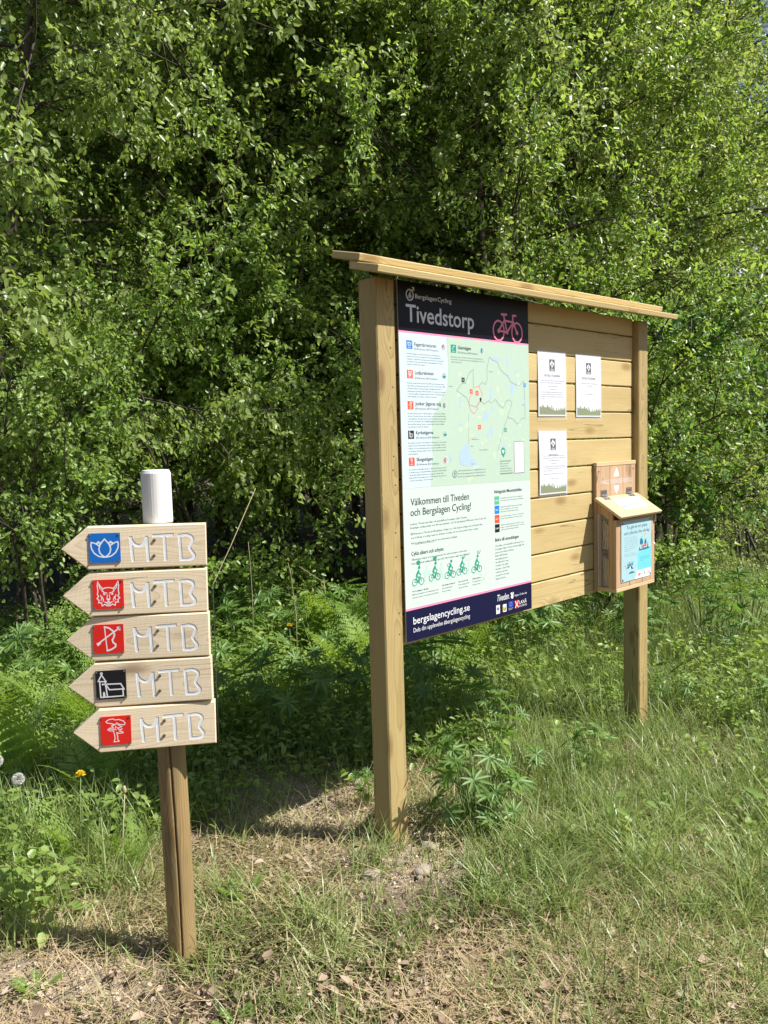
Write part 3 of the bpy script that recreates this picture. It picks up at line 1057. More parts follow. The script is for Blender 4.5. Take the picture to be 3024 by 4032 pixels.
def glyph_icon(a, kind, x, z, s_, w, mi):
    """the line drawings of the route badges, in a square of side s_ centred at x, z"""
    f = lambda pts: [(x + p_[0] * s_, z + p_[1] * s_) for p_ in pts]
    if kind == 'lotus':
        arc = lambda sg: f([(0, .30), (sg * .07, .22), (sg * .16, .09), (sg * .19, -.04), (sg * .16, -.17), (sg * .08, -.26), (0, -.31)])
        a.stroke(arc(1) + arc(-1)[::-1][1:-1], w, mi, closed=True)
        for sg in (1, -1):
            a.stroke(f([(sg * .03, -.315), (sg * .20, -.28), (sg * .34, -.17), (sg * .42, -.02), (sg * .44, .12), (sg * .42, .20), (sg * .32, .17), (sg * .21, .10), (sg * .155, .05)]), w, mi)
            a.stroke(f([(sg * .11, .16), (sg * .19, .22), (sg * .28, .155)]), w * .8, mi)
            a.stroke(f([(sg * .185, .07), (sg * .145, .14), (sg * .20, .175), (sg * .265, .14), (sg * .225, .10)]), w * .7, mi)
    elif kind == 'lynx':
        half = [(0, .23), (.10, .22), (.16, .19), (.24, .27), (.33, .44), (.345, .30), (.33, .12), (.35, .0), (.31, -.07), (.37, -.13), (.30, -.20), (.32, -.28), (.23, -.28), (.21, -.39), (.12, -.34)]
        a.stroke(f(half), w, mi)
        a.stroke(f([(-p_[0], p_[1]) for p_ in half]), w, mi)
        a.stroke(f([(-.12, -.34), (-.06, -.39), (0, -.40), (.06, -.39), (.12, -.34)]), w, mi)
        for sg in (1, -1):
            a.stroke(f([(sg * .17, .15), (sg * .26, .20), (sg * .30, .34)]), w * .8, mi)
            a.stroke(f([(sg * .04, .04), (sg * .13, .06), (sg * .20, .13)]), w, mi)
            a.poly(f([(sg * .07, .0), (sg * .17, .05), (sg * .15, -.03)]), mi)
            a.stroke(f([(sg * .03, -.02), (sg * .045, -.12), (sg * .03, -.17)]), w * .8, mi)
            a.stroke(f([(0, -.25), (sg * .06, -.29), (sg * .12, -.26)]), w, mi)
            a.stroke(f([(sg * .25, -.02), (sg * .21, -.14), (sg * .24, -.2)]), w * .8, mi)
            a.stroke(f([(sg * .2, -.08), (sg * .16, -.18), (sg * .18, -.25)]), w * .8, mi)
        a.poly(f([(-.08, -.15), (.08, -.15), (.02, -.22), (-.02, -.22)]), mi)
        a.stroke(f([(0, -.21), (0, -.26)]), w, mi)
        a.stroke(f([(-.06, -.33), (0, -.30), (.06, -.33), (0, -.36), (-.06, -.33)]), w * .8, mi)
    elif kind == 'bow':
        a.stroke(f([(-.12, .42), (-.06, -.41)]), w * .8, mi)
        a.stroke(f([(-.12, .42), (.02, .38), (.16, .26), (.20, .14), (.17, .04), (.12, -.04), (.15, -.14), (.23, -.2), (.21, -.29), (.08, -.37), (-.06, -.41)]), w * 1.25, mi)
        a.stroke(f([(-.36, -.16), (.36, .36)]), w * 1.1, mi)
        a.poly(f([(.43, .42), (.27, .40), (.385, .26)]), mi)
        a.poly(f([(-.41, -.14), (-.29, -.09), (-.25, -.15), (-.36, -.24)]), mi)
    elif kind == 'church':
        a.stroke(f([(-.42, .14), (-.30, .36), (-.16, .12), (-.42, .14)]), w, mi)
        a.ring(*f([(-.30, .41)])[0], s_ * .03, w * .8, None, mi, 12)
        a.stroke(f([(-.37, .14), (-.355, -.42), (-.135, -.42), (-.19, .12)]), w, mi)
        a.stroke(f([(-.24, .03), (.32, .02), (.42, -.17), (-.06, -.17), (-.19, .05)]), w, mi)
        a.stroke(f([(.385, -.17), (.39, -.41), (-.15, -.42)]), w, mi)
        a.poly(f([(-.28, -.41), (-.28, -.27), (-.245, -.22), (-.21, -.27), (-.20, -.41)]), mi)
        a.disc(*f([(-.275, .03)])[0], s_ * .03, None, mi, 10)
    elif kind == 'pine':
        a.stroke(f([(-.08, -.40), (-.04, -.30), (-.05, -.15), (-.10, .02), (-.06, -.02), (-.20, .0), (-.27, .05), (-.18, .10), (-.08, .09), (-.14, .17), (-.06, .18), (-.13, .25), (-.28, .28), (-.32, .33), (-.22, .40), (-.08, .41), (-.02, .37), (.10, .38), (.26, .31), (.31, .23), (.28, .18), (.12, .20), (.02, .27), (.10, .17), (.20, .12), (.10, .08), (.03, .10), (.10, .02), (.21, .04), (.11, -.03), (.21, -.06), (.23, -.1), (.10, -.11), (.02, -.08), (.05, -.22), (.04, -.30), (.09, -.39), (-.08, -.40)]), w * .62, mi)
        a.stroke(f([(-.12, .24), (-.02, .21), (.05, .25)]), w * .55, mi)
        a.stroke(f([(-.02, .08), (.0, .15)]), w * .6, mi)
        a.stroke(f([(-.2, .06), (-.06, .04), (.02, .02)]), w * .5, mi)
    elif kind == 'bend':
        a.stroke(f([(-.2, -.3), (-.16, .0), (.0, .2), (.16, .24)]), w * 1.6, mi)
        a.poly(f([(.1, .12), (.32, .27), (.12, .36)]), mi)


kinds = ['lotus', 'lynx', 'bow', 'church', 'pine', 'bend']
pm = [M_PRINTW, M_PBLU, M_ORED, M_BLACK, M_TEAL]
for (ix, iy, ci, cn_, title, tx, ty, tx1, km, hm, ky, kx1, px, py, frac, body, by, bx1, lh), kd in zip(routes, kinds):
    ba = Art(-.0005)
    ba.rect(mm(ix), -mm(iy + 31), mm(ix + 31), -mm(iy), ci)
    glyph_icon(ba, kd, mm(ix + 15.5), -mm(iy + 12), mm(23), mm(1.3), 0)
    PT(ba, cn_, ix + 8, iy + 28, ix + 23, 4.2, 0, bold=.01)
    ba.build('route_badge', pm, panel)
    PT(ta, title, tx, ty, tx1, 12.5, 0, bold=.006)
    w_ = kx1 - tx
    ta.ring(mm(tx + 4), -mm(ky - 3), mm(4), mm(.9), None, 1, 14)
    ta.stroke(q([(tx + 1.5, ky - 3), (tx + 6.5, ky - 3)]), mm(.9), 1)
    PT(ta, km, tx + 11, ky, tx + w_ * .47, 6.6, 1)
    ta.ring(mm(tx + w_ * .53), -mm(ky - 3), mm(4), mm(.9), None, 1, 14)
    ta.stroke(q([(tx + w_ * .53, ky - .5), (tx + w_ * .53, ky - 5.5)]), mm(.9), 1)
    PT(ta, hm, tx + w_ * .58, ky, kx1, 6.6, 1)
    for i_, t_ in enumerate(body):
        wv_ = (bx1 - ix) * min(1., len(t_) / 64.)
        PT(ta, t_, ix, by + lh * i_ + 4, ix + wv_, 4.6, 1)
    # little pie chart
    ta.disc(mm(px), -mm(py), mm(13), mm(13.6), 4, 24)
    ta.disc(mm(px), -mm(py), mm(11.5), mm(12), 3, 24)
    ta.disc(mm(px), -mm(py), mm(11.5), mm(12), 2 if frac else 5, 16, a0=90 if frac in (28, 50, 40, 0) else 190, a1=(200 if frac == 28 else 270) if frac in (28, 50, 40, 0) else 350)
    if frac in (28, 50):
        ta.disc(mm(px), -mm(py), mm(11.5), mm(12), 5, 16, a0=100, a1=170)
PT(ta, 'OBS! Lederna kan dras om och stängas av under året.', 312, 706, 483, 5, 1)
PT(ta, 'Kolla alltid bergslagencycling.se för aktuell information', 312, 718, 484, 5, 1)
PT(ta, 'Där kan du även felanmäla leder, skyltning med mera.', 311, 730, 483, 5, 1)
ta.ring(mm(292), -mm(716), mm(13), mm(1.6), mm(13.5), 0, 24)
PT(ta, '!', 290, 724, 295, 15, 0, bold=.02)
for i_, (t_, x1_) in enumerate((('Letar du efter något?', 652), ('Butik, en grav eller', 640), ('vandring för natten?', 633), ('Hitta via vår webbkarta', 656), ('där du hittar mycket annat.', 664), ('bergslagencycling.se/karta', 666))):
    PT(ta, t_, 579, 678 + i_ * 10.4, x1_, 5, 0 if i_ in (0, 5) else 1, bold=.008 if i_ in (0, 5) else 0)
ta.build('route_text', [M_INK, M_GREY, M_TEAL, M_LGREY, M_PRINTW, M_MUTE], panel)

# welcome half
ta = Art(-.0006)
PT(ta, 'Välkommen till Tiveden', 40, 822, 375, 27, 0, bold=.002)
PT(ta, 'och Bergslagen Cycling!', 38, 861, 386, 27, 0, bold=.002)
for t_, x_, y_, x1_ in (('Lederna i Tiveden utvecklas och underhålls av föreningen Cykla i Tiveden.', 36, 895, 362), ('Bergslagen Cycling samlar över 400 mil cykelleder och 100 mil skyltade MTB-leder i hela Örebro län.', 36, 909, 483), ('Welcome to Tiveden and Bergslagen Cycling, one of the largest cycling areas in Sweden with', 50, 932, 456), ('over 4 000 km of cycling routes for all kinds of cyclists, all over and around Örebro county.', 36, 947, 429), ('Visit', 36, 967, 53), ('bergslagencycling.com', 57, 967, 165), ('for more information in English.', 169, 967, 299), ('Tillsammans skapar vi en bra upplevelse för andra besökare och boende.', 37, 1029, 358), ('Kom ihåg att all cykling sker på egen risk. Här kommer några tips på vägen!', 37, 1044, 372)):
    PT(ta, t_, x_, y_, x1_, 7.4, 1)
ta.stroke(q([(57, 969.5), (165, 969.5)]), mm(.9), 1)
ta.rect(mm(37), -mm(932), mm(47), -mm(924), 0)
ta.stroke(q([(37.5, 928), (46.5, 928)]), mm(1.6), 3)
ta.stroke(q([(42, 931.5), (42, 924.5)]), mm(1.6), 3)
PT(ta, 'Cykla säkert och schysst', 37, 1010, 217, 14.5, 0, bold=.004)
for t_, x_, y_, x1_, b_ in (('Var trevligast i skogen', 37, 1149, 125, 1), ('Hälsa på varandra och stanna gärna när', 37, 1161, 183, 0), ('du möter ryttare och vandrare på lederna.', 37, 1173, 184, 0), ('Låt skräpet haka på', 203, 1149, 280, 1), ('Lämna ingenting i', 203, 1161, 264, 0), ('skog och mark.', 203, 1173, 254, 0), ('Var redo för allt', 300, 1149, 359, 1), ('Packa verktyg, mobil,', 300, 1161, 367, 0), ('energi och vatten.', 300, 1173, 359, 0), ('Kolla webben', 387, 1149, 440, 1), ('För aktuell info om', 387, 1161, 449, 0), ('ledernas status.', 387, 1173, 438, 0)):
    PT(ta, t_, x_, y_, x1_, 5.8, 0 if b_ else 1, bold=.006 if b_ else 0)
PT(ta, 'Nivåguide Mountainbike', 538, 808, 726, 13.5, 0, bold=.004)
for t_, y_, x1_ in (('Lättcyklad led på stig utan större svårigheter', 833, 728), ('eller längre turer på mestadels grusväg/asfalt.', 843, 736), ('Mestadels lättcyklade stigar men med några', 870, 728), ('kortare stigpassager som är svårare.', 880, 700), ('Stig varvas med grusväg/skogsväg.', 890, 700), ('Fler tekniska passager och större och brantare', 909, 738), ('backar. Långa tekniska partier väntar också.', 919, 730), ('Fullständ tekniska passager med rötter, stenar,', 946, 738), ('sväggor och diken. Brant både uppför och utför.', 956, 742), ('Lederna har oftast många höjdmeter.', 966, 704)):
    PT(ta, t_, 578, y_, x1_, 5.4, 1)
PT(ta, 'Bidra till utvecklingen', 538, 1010, 700, 13.5, 0, bold=.004)
for i_, (t_, x1_) in enumerate((('Utveckling och underhåll av lederna görs av', 737), ('föreningen Cykla i Tiveden. Du kan hjälpa till', 736), ('genom att swisha ett bidrag.', 664), ('Bidra till Tivedens', 620), ('utveckling genom', 620), ('att välja att bo kvar', 628), ('i trakten och cykla', 624), ('imorgon också! Tänk', 635), ('också på att visa', 620), ('respekt för boende', 629), ('längs lederna.', 606))):
    PT(ta, t_, 538, 1032 + i_ * 13.9, x1_, 7, 1)
ta.build('welcome_text', [M_INK, M_GREY, M_TEAL, M_PRINTW], panel)
lvg = plain('level_green', srgb(88, 172, 140), .35)
for (y_, ci, t_) in ((821, 4, 'GRÖN'), (860, 1, 'BLÅ'), (899, 2, 'RÖD'), (938, 3, 'SVART')):
    ba = Art(-.0005)
    ba.rect(mm(538), -mm(y_ + 34), mm(569), -mm(y_), ci)
    PT(ba, t_, 541 if len(t_) > 3 else 545, y_ + 21, 566 if len(t_) > 3 else 562, 6.5, 0, bold=.01)
    ba.build('level_badge', [M_PRINTW, M_PBLU, M_ORED, M_BLACK, lvg], panel)

# riders along a hill line
a = Art(-.0005)
a.stroke(q([(38, 1125), (55, 1133), (128, 1124), (150, 1127), (208, 1116), (259, 1131), (322, 1119), (381, 1117), (441, 1134), (465, 1161), (470, 1129), (485, 1123)]), mm(2), 1)
# pale rider on a horse, walker, signpost
a.poly(q([(98, 1078), (104, 1070), (110, 1079), (128, 1080), (138, 1074), (143, 1082), (138, 1086), (137, 1096), (139, 1118), (134, 1118), (131, 1100), (116, 1100), (112, 1120), (107, 1120), (106, 1098), (101, 1086)]), 1)
a.poly(q([(113, 1080), (117, 1064), (124, 1063), (128, 1078), (126, 1092), (122, 1092)]), 1)
a.disc(mm(119), -mm(1058), mm(5), None, 1, 12)
a.disc(mm(201), -mm(1061), mm(6), mm(7), 1, 12)
a.poly(q([(194, 1072), (200, 1069), (208, 1070), (214, 1082), (210, 1084), (206, 1079), (206, 1092), (214, 1114), (209, 1115), (201, 1098), (197, 1116), (192, 1115), (196, 1094), (196, 1080), (191, 1088), (188, 1086)]), 1)
a.stroke(q([(190, 1078), (187, 1116)]), mm(1.6), 1)
a.poly(q([(350, 1062), (356, 1056), (374, 1056), (381, 1062), (374, 1068), (368, 1068), (367, 1108), (378, 1112), (362, 1112), (362, 1068), (356, 1068)]), 1)
for x_, y_, k_ in ((70, 1113, 1), (162, 1108, 1), (253, 1111, 2), (323, 1107, 3), (415, 1110, 4)):
    rider(a, mm(x_), -mm(y_), mm(12.6), 0, mm(2.6))
    if k_ == 1:
        a.disc(mm(x_ + 3), -mm(y_ - 73), mm(11), mm(9), 0, 16)
        a.poly(q([(x_ + 2, y_ - 66), (x_ + 10, y_ - 68), (x_ + 12, y_ - 58)]), 0)
    elif k_ == 2:
        a.ring(mm(x_ - 9), -mm(y_ - 40), mm(7), mm(2), None, 0, 14)
    elif k_ == 3:
        PT(a, '?', x_ + 16, y_ - 53, x_ + 26, 16, 0)
    else:
        for dx in (-6, 4, 15):
            a.stroke(q([(x_ + 12 + dx * .5, y_ - 62), (x_ + 11 + dx, y_ - 76)]), mm(2), 0)
a.build('rider_drawing', [M_TEAL, M_PALET], panel)

# footer
a = Art(-.0006)
PT(a, 'bergslagencycling.se', 38, 1272, 366, 27, 0, bold=.006)
PT(a, 'Dela din upplevelse #bergslagencycling', 38, 1303, 366, 16.5, 0, bold=-.002)
PT(a, 'Tiveden.', 540, 1265, 627, 27, 0, bold=.006, slant=.25)
a.disc(mm(648), -mm(1259), mm(9), mm(10), 0, 18)
for sg in (-1, 1):
    a.disc(mm(648 + sg * 6), -mm(1246), mm(4.5), mm(6), 0, 12)
    a.stroke(q([(648 + sg * 5, 1252), (648 + sg * 2, 1259)]), mm(1.5), 1)
PT(a, 'Region Örebro län', 666, 1262, 752, 9, 0, bold=.004)
a.rect(mm(537), -mm(1318), mm(562), -mm(1281), 0)
a.poly(q([(549, 1287), (557, 1297), (549, 1307), (541, 1297)]), 4)
PT(a, 'CYKLA', 541, 1315, 558, 4, 1)
a.rect(mm(576), -mm(1317), mm(607), -mm(1284), 0)
a.rect(mm(576), -mm(1317), mm(584), -mm(1284), 1)
for y_ in (1288, 1294, 1300, 1306, 1312):
    a.disc(mm(580), -mm(y_), mm(1.6), None, 5, 8)
a.disc(mm(594), -mm(1304), mm(9), mm(9), 3, 14)
a.stroke(q([(585, 1312), (594, 1298), (603, 1294)]), mm(4), 5)
a.rect(mm(621), -mm(1304), mm(655), -mm(1278), 2)
for t_ in range(12):
    a.disc(mm(638 + 8 * math.cos(t_ * .5236)), -mm(1291 + 8 * math.sin(t_ * .5236)), mm(1.1), None, 5, 6)
PT(a, 'Europeiska', 622, 1310, 654, 3.6, 0)
PT(a, 'unionen', 622, 1315, 645, 3.6, 0)
a.poly(q([(666, 1281), (693, 1281), (693, 1303), (688, 1312), (679.5, 1318), (671, 1312), (666, 1303)]), 6)
a.stroke(q([(668, 1284), (691, 1312)]), mm(4), 0)
a.stroke(q([(691, 1284), (668, 1312)]), mm(4), 0)
PT(a, 'LAXÅ', 697, 1300, 750, 14, 0, bold=.01)
PT(a, 'KOMMUN', 697, 1314, 750, 9, 0)
a.build('footer_lettering', [M_PRINTW, M_NAVY, plain('flag_blue', srgb(30, 66, 168), .3), M_OLIVE, plain('diamond_violet', srgb(86, 78, 120), .3), plain('print_yellow', srgb(226, 196, 64), .3), plain('crest_red', srgb(206, 40, 44), .3)], panel)


# ------------------------------------------------------------------ paper notices in plastic sleeves on the cladding
BM = Matrix.Translation(BO) @ Matrix.Rotation(BA, 4, 'Z')


def notice(label, u0, z1, w_, h_, head, lines, skew=0., bow=.004):
    loc = BM @ Vector((u0, .0325, z1))
    t = thing('paper_notice', label, 'notice', loc, BA, 'white notices pinned to the timber board')
    t.rotation_euler = (0, skew, BA)
    # slightly bowed sheet
    def bend(x_, z_):
        return -.0012 - bow * (math.sin(math.pi * (-z_ / h_)) * .5 + .55 * (-z_ / h_) ** 2) * (1 - .3 * x_ / w_)
    n = 10
    V, F = [], []
    for jz in range(n + 1):
        for ix in range(5):
            x_, z_ = w_ * ix / 4, -h_ * jz / n
            V.append((x_, bend(x_, z_), z_))
    nv = len(V)
    V += [(p_[0], p_[1] + .0004, p_[2]) for p_ in V]
    for jz in range(n):
        for ix in range(4):
            k_ = jz * 5 + ix
            F.append((k_, k_ + 5, k_ + 6, k_ + 1))
            F.append((k_ + nv, k_ + 1 + nv, k_ + 6 + nv, k_ + 5 + nv))
    mb = MB()
    mb.add(V, F)
    mb.build('sheet', M_PAPER, t, True)

    def wrap(o):
        for v_ in o.data.vertices:
            v_.co.y = v_.co.y + bend(v_.co.x, v_.co.z)
        return o
    a = Art(-.0004)
    xc = w_ * .5
    a.rect(xc - .021, -.088, xc + .021, -.035, 0)
    a.poly([(xc, -.038), (xc + .017, -.056), (xc, -.074), (xc - .017, -.056)], 1)
    rider(a, xc, -.062, .0042, 0, .0011)
    a.text('CYKLA I', xc - .015, -.0815, xc + .015, .0048, 1, bold=.02)
    a.text('TIVEDEN', xc - .015, -.0868, xc + .015, .0042, 1, bold=.02)
    wrap(a.build('club_logo', [M_BLACK, M_PRINTW], t))
    a = Art(-.0004)
    a.text(head[0], xc - head[1] / 2, -.113, xc + head[1] / 2, .0095, 0)
    for s_, x_, z_, x1_ in lines:
        a.text(s_, x_ * w_, -z_ * h_, x1_ * w_, .0048, 1)
    wrap(a.build('lettering', [M_INK, M_GREY], t))
    # row of spruce tops along the foot of the sheet: strips so that they follow the bow
    a = Art(-.0004)
    r3 = np.random.default_rng(5)
    x_ = .008
    base = -h_ + .007
    while x_ < w_ - .008:
        wd = r3.uniform(.004, .008)
        ht = .026 + .010 * math.sin(x_ * 30) + r3.uniform(-.004, .004)
        a.rect(x_, base, min(x_ + wd, w_ - .006), base + ht, 0)
        if r3.random() < .62:
            tp = ht + r3.uniform(.006, .016)
            a.poly([(x_ - .001, base + ht), (x_ + wd + .001, base + ht), (x_ + wd * .5, base + tp)], 0)
        x_ += wd
    wrap(a.build('forest_print', M_OLIVE, t))
    mb = MB()
    V, F = [], []
    for jz in range(n + 1):
        for ix in range(2):
            x2, z2 = -.006 + (w_ + .012) * ix, .012 - (h_ + .03) * jz / n
            V.append((x2, min(-.0016, bend(max(0, min(w_, x2)), max(-h_, min(0, z2))) - .0016), z2))
    for jz in range(n):
        F.append((2 * jz, 2 * jz + 2, 2 * jz + 3, 2 * jz + 1))
    mb.add(V, F)
    mb.build('plastic_sleeve', M_CLEAR, t, True)
    return t


notice('white paper notice beside the map panel, upper left of the three, eight lines of text', 1.006, 1.889, .219, .290, ('AKTUELLT PÅ LEDERNA', .123),
       [('Vi håller just nu på att måla om lederna med skyltar. Följ', .08, .458, .95), ('lederna som GPS-filer så länge. De finns att hitta på:', .08, .492, .85), ('www.bergslagencycling.se', .33, .545, .70), ('www.tiveden.se', .42, .59, .65),
        ('Det pågår omskyltning på Fagertärnsturen, detta gör att', .10, .635, .90), ('man måste leda cykeln i sidoterräng i cirka 800 meter på', .10, .67, .88), ('skidstigen. Så snart omskyltningen är klar kommer vägen', .10, .705, .91), ('att lagas.', .10, .74, .23)])
notice('white paper notice on the right under the roof, nearest the far post, three short lines', 1.310, 1.887, .219, .291, ('AKTUELLT PÅ LEDERNA', .118),
       [('Fagerturen är tills vidare avstängd pga', .20, .462, .84), ('skogsavverkning.', .40, .50, .64), ('Ha en härlig cykeltur!', .37, .636, .67)], bow=.003)
notice('white paper notice hanging lowest, its bottom left corner curling off the boards', 1.007, 1.533, .219, .288, ('Information', .07),
       [('We are currently marking our bike trails, until the signs are up', .12, .40, .93), ('please follow the trails with GPX-files. You can find them here:', .12, .435, .95), ('www.bergslagencycling.se', .33, .475, .68), ('www.tiveden.se', .42, .52, .63),
        ('On Fagertärnsturen you have to walk the bike for 800 meters at', .14, .568, .97), ('the end of trail due to forest clearing. As soon as the work is', .14, .60, .93), ('done the trail will be fixed.', .14, .635, .47), ('Hallgårdarunden is currently closed due to forest clearing.', .14, .685, .86), ('Have a nice ride!', .42, .765, .66)], skew=.006, bow=.008)

# ------------------------------------------------------------------ litter bag box on the board
bx = thing('litter_bag_box', 'small wooden litter bag box with a hinged lid hanging beside the far post', 'litter bag box', BM @ Vector((1.455, .0325, .745)), BA)
# local: x 0...377, y 0 back (towards the boards) to -.125 front, z 0...628
BW = .374
mb = MB()
for x0, x1 in ((0, .1235), (.1247, .2497), (.2509, BW)):
    mb.box((x0, -.0195, 0), (x1, -.001, .609), bev=.0015, along=2)
mb.box((0, -.0215, .6095), (BW + .003, -.001, .629), bev=.0015, along=0, mi=1)
back = mb.build('back_board', [M_LARCH, M_LARCHL], bx)
a = Art(-.0199)
rr = np.random.default_rng(2)
tree = [(.160, .553), (.163, .566), (.168, .572), (.172, .585), (.176, .578), (.180, .590), (.186, .603), (.190, .588), (.195, .596), (.199, .578), (.204, .583), (.207, .566), (.211, .553)]
a.poly(tree, 0)
a.poly([(.160, .508), (.211, .508), (.207, .495), (.203, .476), (.199, .488), (.194, .470), (.190, .482), (.186, .458), (.181, .480), (.177, .470), (.173, .492), (.168, .488), (.164, .5)], 0)
a.text('HÅLL', .048, .520, .117, .021, 0, bold=-.008)
a.text('SVERIGE', .128, .520, .244, .021, 0, bold=-.008)
a.text('RENT', .253, .520, .325, .021, 0, bold=-.008)
a.build('carved_lettering', M_PRINTW, back)
for x_, z_ in ((.022, .585), (.352, .587)):
    mb = MB()
    mb.lathe([(.004, 0), (.004, .0015), (.002, .002)], (0, 0, 0), 8)
    n0 = len(mb.v) - 24
    for k_ in range(n0, len(mb.v)):
        p_ = mb.v[k_]
        mb.v[k_] = (x_ + p_[0], -.0195 - p_[2], z_ + p_[1])
    mb.build('screw', M_SCREW, back)
# right side panel, left side frame with its clear window
LZ = lambda y_: .458 + (y_ + .0215) * .087 / .1375 - .0165      # underside of the sloping lid at depth y
for side in (0, 1):
    mb = MB()
    if side:
        xs = (BW - .017, BW)
        P_ = [(-.0205, .0), (-.106, .0), (-.106, LZ(-.106)), (-.0205, LZ(-.0205))]
        V = [(xs[0], y_, z_) for y_, z_ in P_] + [(xs[1], y_, z_) for y_, z_ in P_]
        mb.add(V, [(3, 2, 1, 0), (4, 5, 6, 7), (0, 1, 5, 4), (1, 2, 6, 5), (2, 3, 7, 6), (3, 0, 4, 7)], 0, [(v_[2], v_[1] + .05, v_[0] - .3) for v_ in V])
    else:
        mb.box((0, -.1065, .019), (.017, -.083, LZ(-.083)), along=2, bev=.0015)      # front stile
        mb.box((.003, -.0395, .019), (.017, -.0205, LZ(-.0205) - .002), along=2, bev=.0015)      # rear stile
        V = []
        for x_ in (.004, .017):
            V += [(x_, -.040, LZ(-.040)), (x_, -.0825, LZ(-.0825)), (x_, -.0825, LZ(-.0825) - .05), (x_, -.040, LZ(-.040) - .05)]
        mb.add(V, [(3, 2, 1, 0), (4, 5, 6, 7), (0, 1, 5, 4), (1, 2, 6, 5), (2, 3, 7, 6), (3, 0, 4, 7)])
    side_o = mb.build('side_panel', M_LARCH, bx)
    if not side:
        mb = MB()
        mb.box((.0, -.0305, .022), (.0028, -.0235, .376), bev=.0004, along=2)
        mb.build('window_strip', M_PLATE, side_o)
        mb = MB()
        mb.box((.0075, -.0825, .02), (.0095, -.040, .37), bev=.0003)
        mb.build('window_pane', M_CLEAR, side_o)
mb = MB()
for k_, (x0, x1, dz) in enumerate(((0.0, .1243, 0), (.1251, .2489, -.001), (.2497, BW, .0005))):
    mb.box((x0, -.125 - .0006 * k_, .0195 + .0), (x1, -.107, .352 + dz), bev=.0015, along=2)
mb.box((0, -.1265, 0), (BW, -.0205, .0185), bev=.0015, along=0, mi=1)
front = mb.build('front_panel', [M_LARCH, M_LARCHL], bx)
# poster on the front
a = Art(-.1285)
PX, PZp, PWp, PHp = .042, .341, .293, .297
pf = lambda pts: [(PX + x_ * PWp, PZp - y_ * PHp) for x_, y_ in pts]
mats = [M_SKYP, M_INK, M_CYAN, M_PTEAL, M_ORED, M_SUNY, M_PRINTW, M_GREY, M_SCREW, M_BLACK]
a.rect(PX, PZp - PHp, PX + PWp, PZp, 0)
a.poly(pf([(.53, .57), (1, .50), (1, .87), (.53, .87)]), 2)
a.poly(pf([(.44, 1), (.52, .86), (1, .86), (1, 1)]), 6)


def PP(s_, x0, y, x1, cap, mi, **k):
    a.text(s_, PX + x0 * PWp, PZp - y * PHp, PX + x1 * PWp, cap * PHp, mi, **k)


PP('Ta gärna en påse', .17, .135, .86, .052, 1, bold=.004)
PP('och plocka lite skräp', .09, .228, .94, .052, 1, bold=.004)
for i_, (t_, x1_) in enumerate((('Nedskräpning är ett stort problem i', .48), ('både natur och hav. Därför papper håller', .52), ('och på det skräp. Hjälp oss att ta med dig', .55), ('i havet och sprids av vind. Ibland är det svårt', .53), ('naturen – det finns saker du kan göra.', .54), ('Behöver du mer plats tar vi till', .52), ('skräp iväg. Plastpåsar finns vi', .47), ('Sverige rent.', .30), ('Please help yourself to a bag!', .46), ('Together we keep Sweden tidy.', .51))):
    PP(t_, .10, .285 + i_ * .031 + (.025 if i_ > 7 else 0), x1_, .016, 7)
for i_, t_ in enumerate(('Håll Sverige Rent är en ideell', 'organisation. Läs mer på vår', 'webb.')):
    PP(t_, .62, .66 + i_ * .028, .92 - (.2 if i_ == 2 else 0), .015, 3)
a.disc(*pf([(.79, .27)])[0], .0095, .0095, 5, 18)
for x_, y_ in ((.68, .31), (.82, .355), (.39, .70)):
    a.poly(pf([(x_ - .06, y_ + .012), (x_ - .03, y_ - .01), (x_, y_ - .025), (x_ + .03, y_ - .008), (x_ + .05, y_ + .012)]), 2)
for x_, y_, rx, rz in ((.66, .375, .014, .014), (.665, .40, .017, .012), (.80, .42, .011, .018)):
    a.disc(*pf([(x_, y_)])[0], rx, rz, 3, 16)
a.stroke(pf([(.665, .40), (.665, .5)]), .0022, 3)
for x_, y0, y1 in ((.60, .46, .52), (.72, .43, .5), (.88, .41, .5), (.21, .69, .75), (.26, .67, .75), (.31, .68, .75), (.36, .69, .75)):
    a.poly(pf([(x_ - .025, y1), (x_ + .025, y1), (x_, y0)]), 3)
a.poly(pf([(.55, .54), (.62, .515), (.75, .50), (.90, .50), (.97, .515), (.85, .53)]), 3)
a.poly(pf([(.65, .43), (.67, .455), (.72, .455), (.79, .45), (.82, .43), (.84, .455), (.82, .475), (.81, .5), (.795, .5), (.785, .475), (.71, .48), (.70, .5), (.685, .5), (.69, .475), (.66, .46)]), 4)
a.poly(pf([(.15, .79), (.19, .765), (.27, .745), (.34, .765), (.38, .79)]), 3)
a.poly(pf([(.22, .885), (.27, .86), (.34, .85), (.41, .865), (.45, .885)]), 3)
a.poly(pf([(.28, .77), (.31, .765), (.34, .79), (.40, .815), (.32, .81), (.29, .79)]), 9)
a.poly(pf([(.26, .765), (.29, .76), (.31, .79), (.32, .81), (.28, .80)]), 6)
a.stroke(pf([(.13, .74), (.18, .87)]), .0015, 4)
a.poly(pf([(.10, .735), (.14, .72), (.135, .76)]), 4)
for x_, y_ in ((.45, .79), (.25, .83), (.22, .93), (.36, .93), (.48, .93)):
    a.stroke(pf([(x_ - .05, y_), (x_ - .02, y_ - .008), (x_ + .01, y_), (x_ + .04, y_ - .006)]), .0012, 2)
a.disc(*pf([(.58, .935)])[0], .0075, .0085, 4, 12)
PP('LAXÅ', .615, .94, .67, .02, 1, bold=.02)
a.disc(*pf([(.76, .93)])[0], .004, .009, 7, 10)
a.stroke(pf([(.84, .935), (.97, .935)]), .0022, 7)
a.stroke(pf([(.905, .91), (.905, .965)]), .0018, 7)
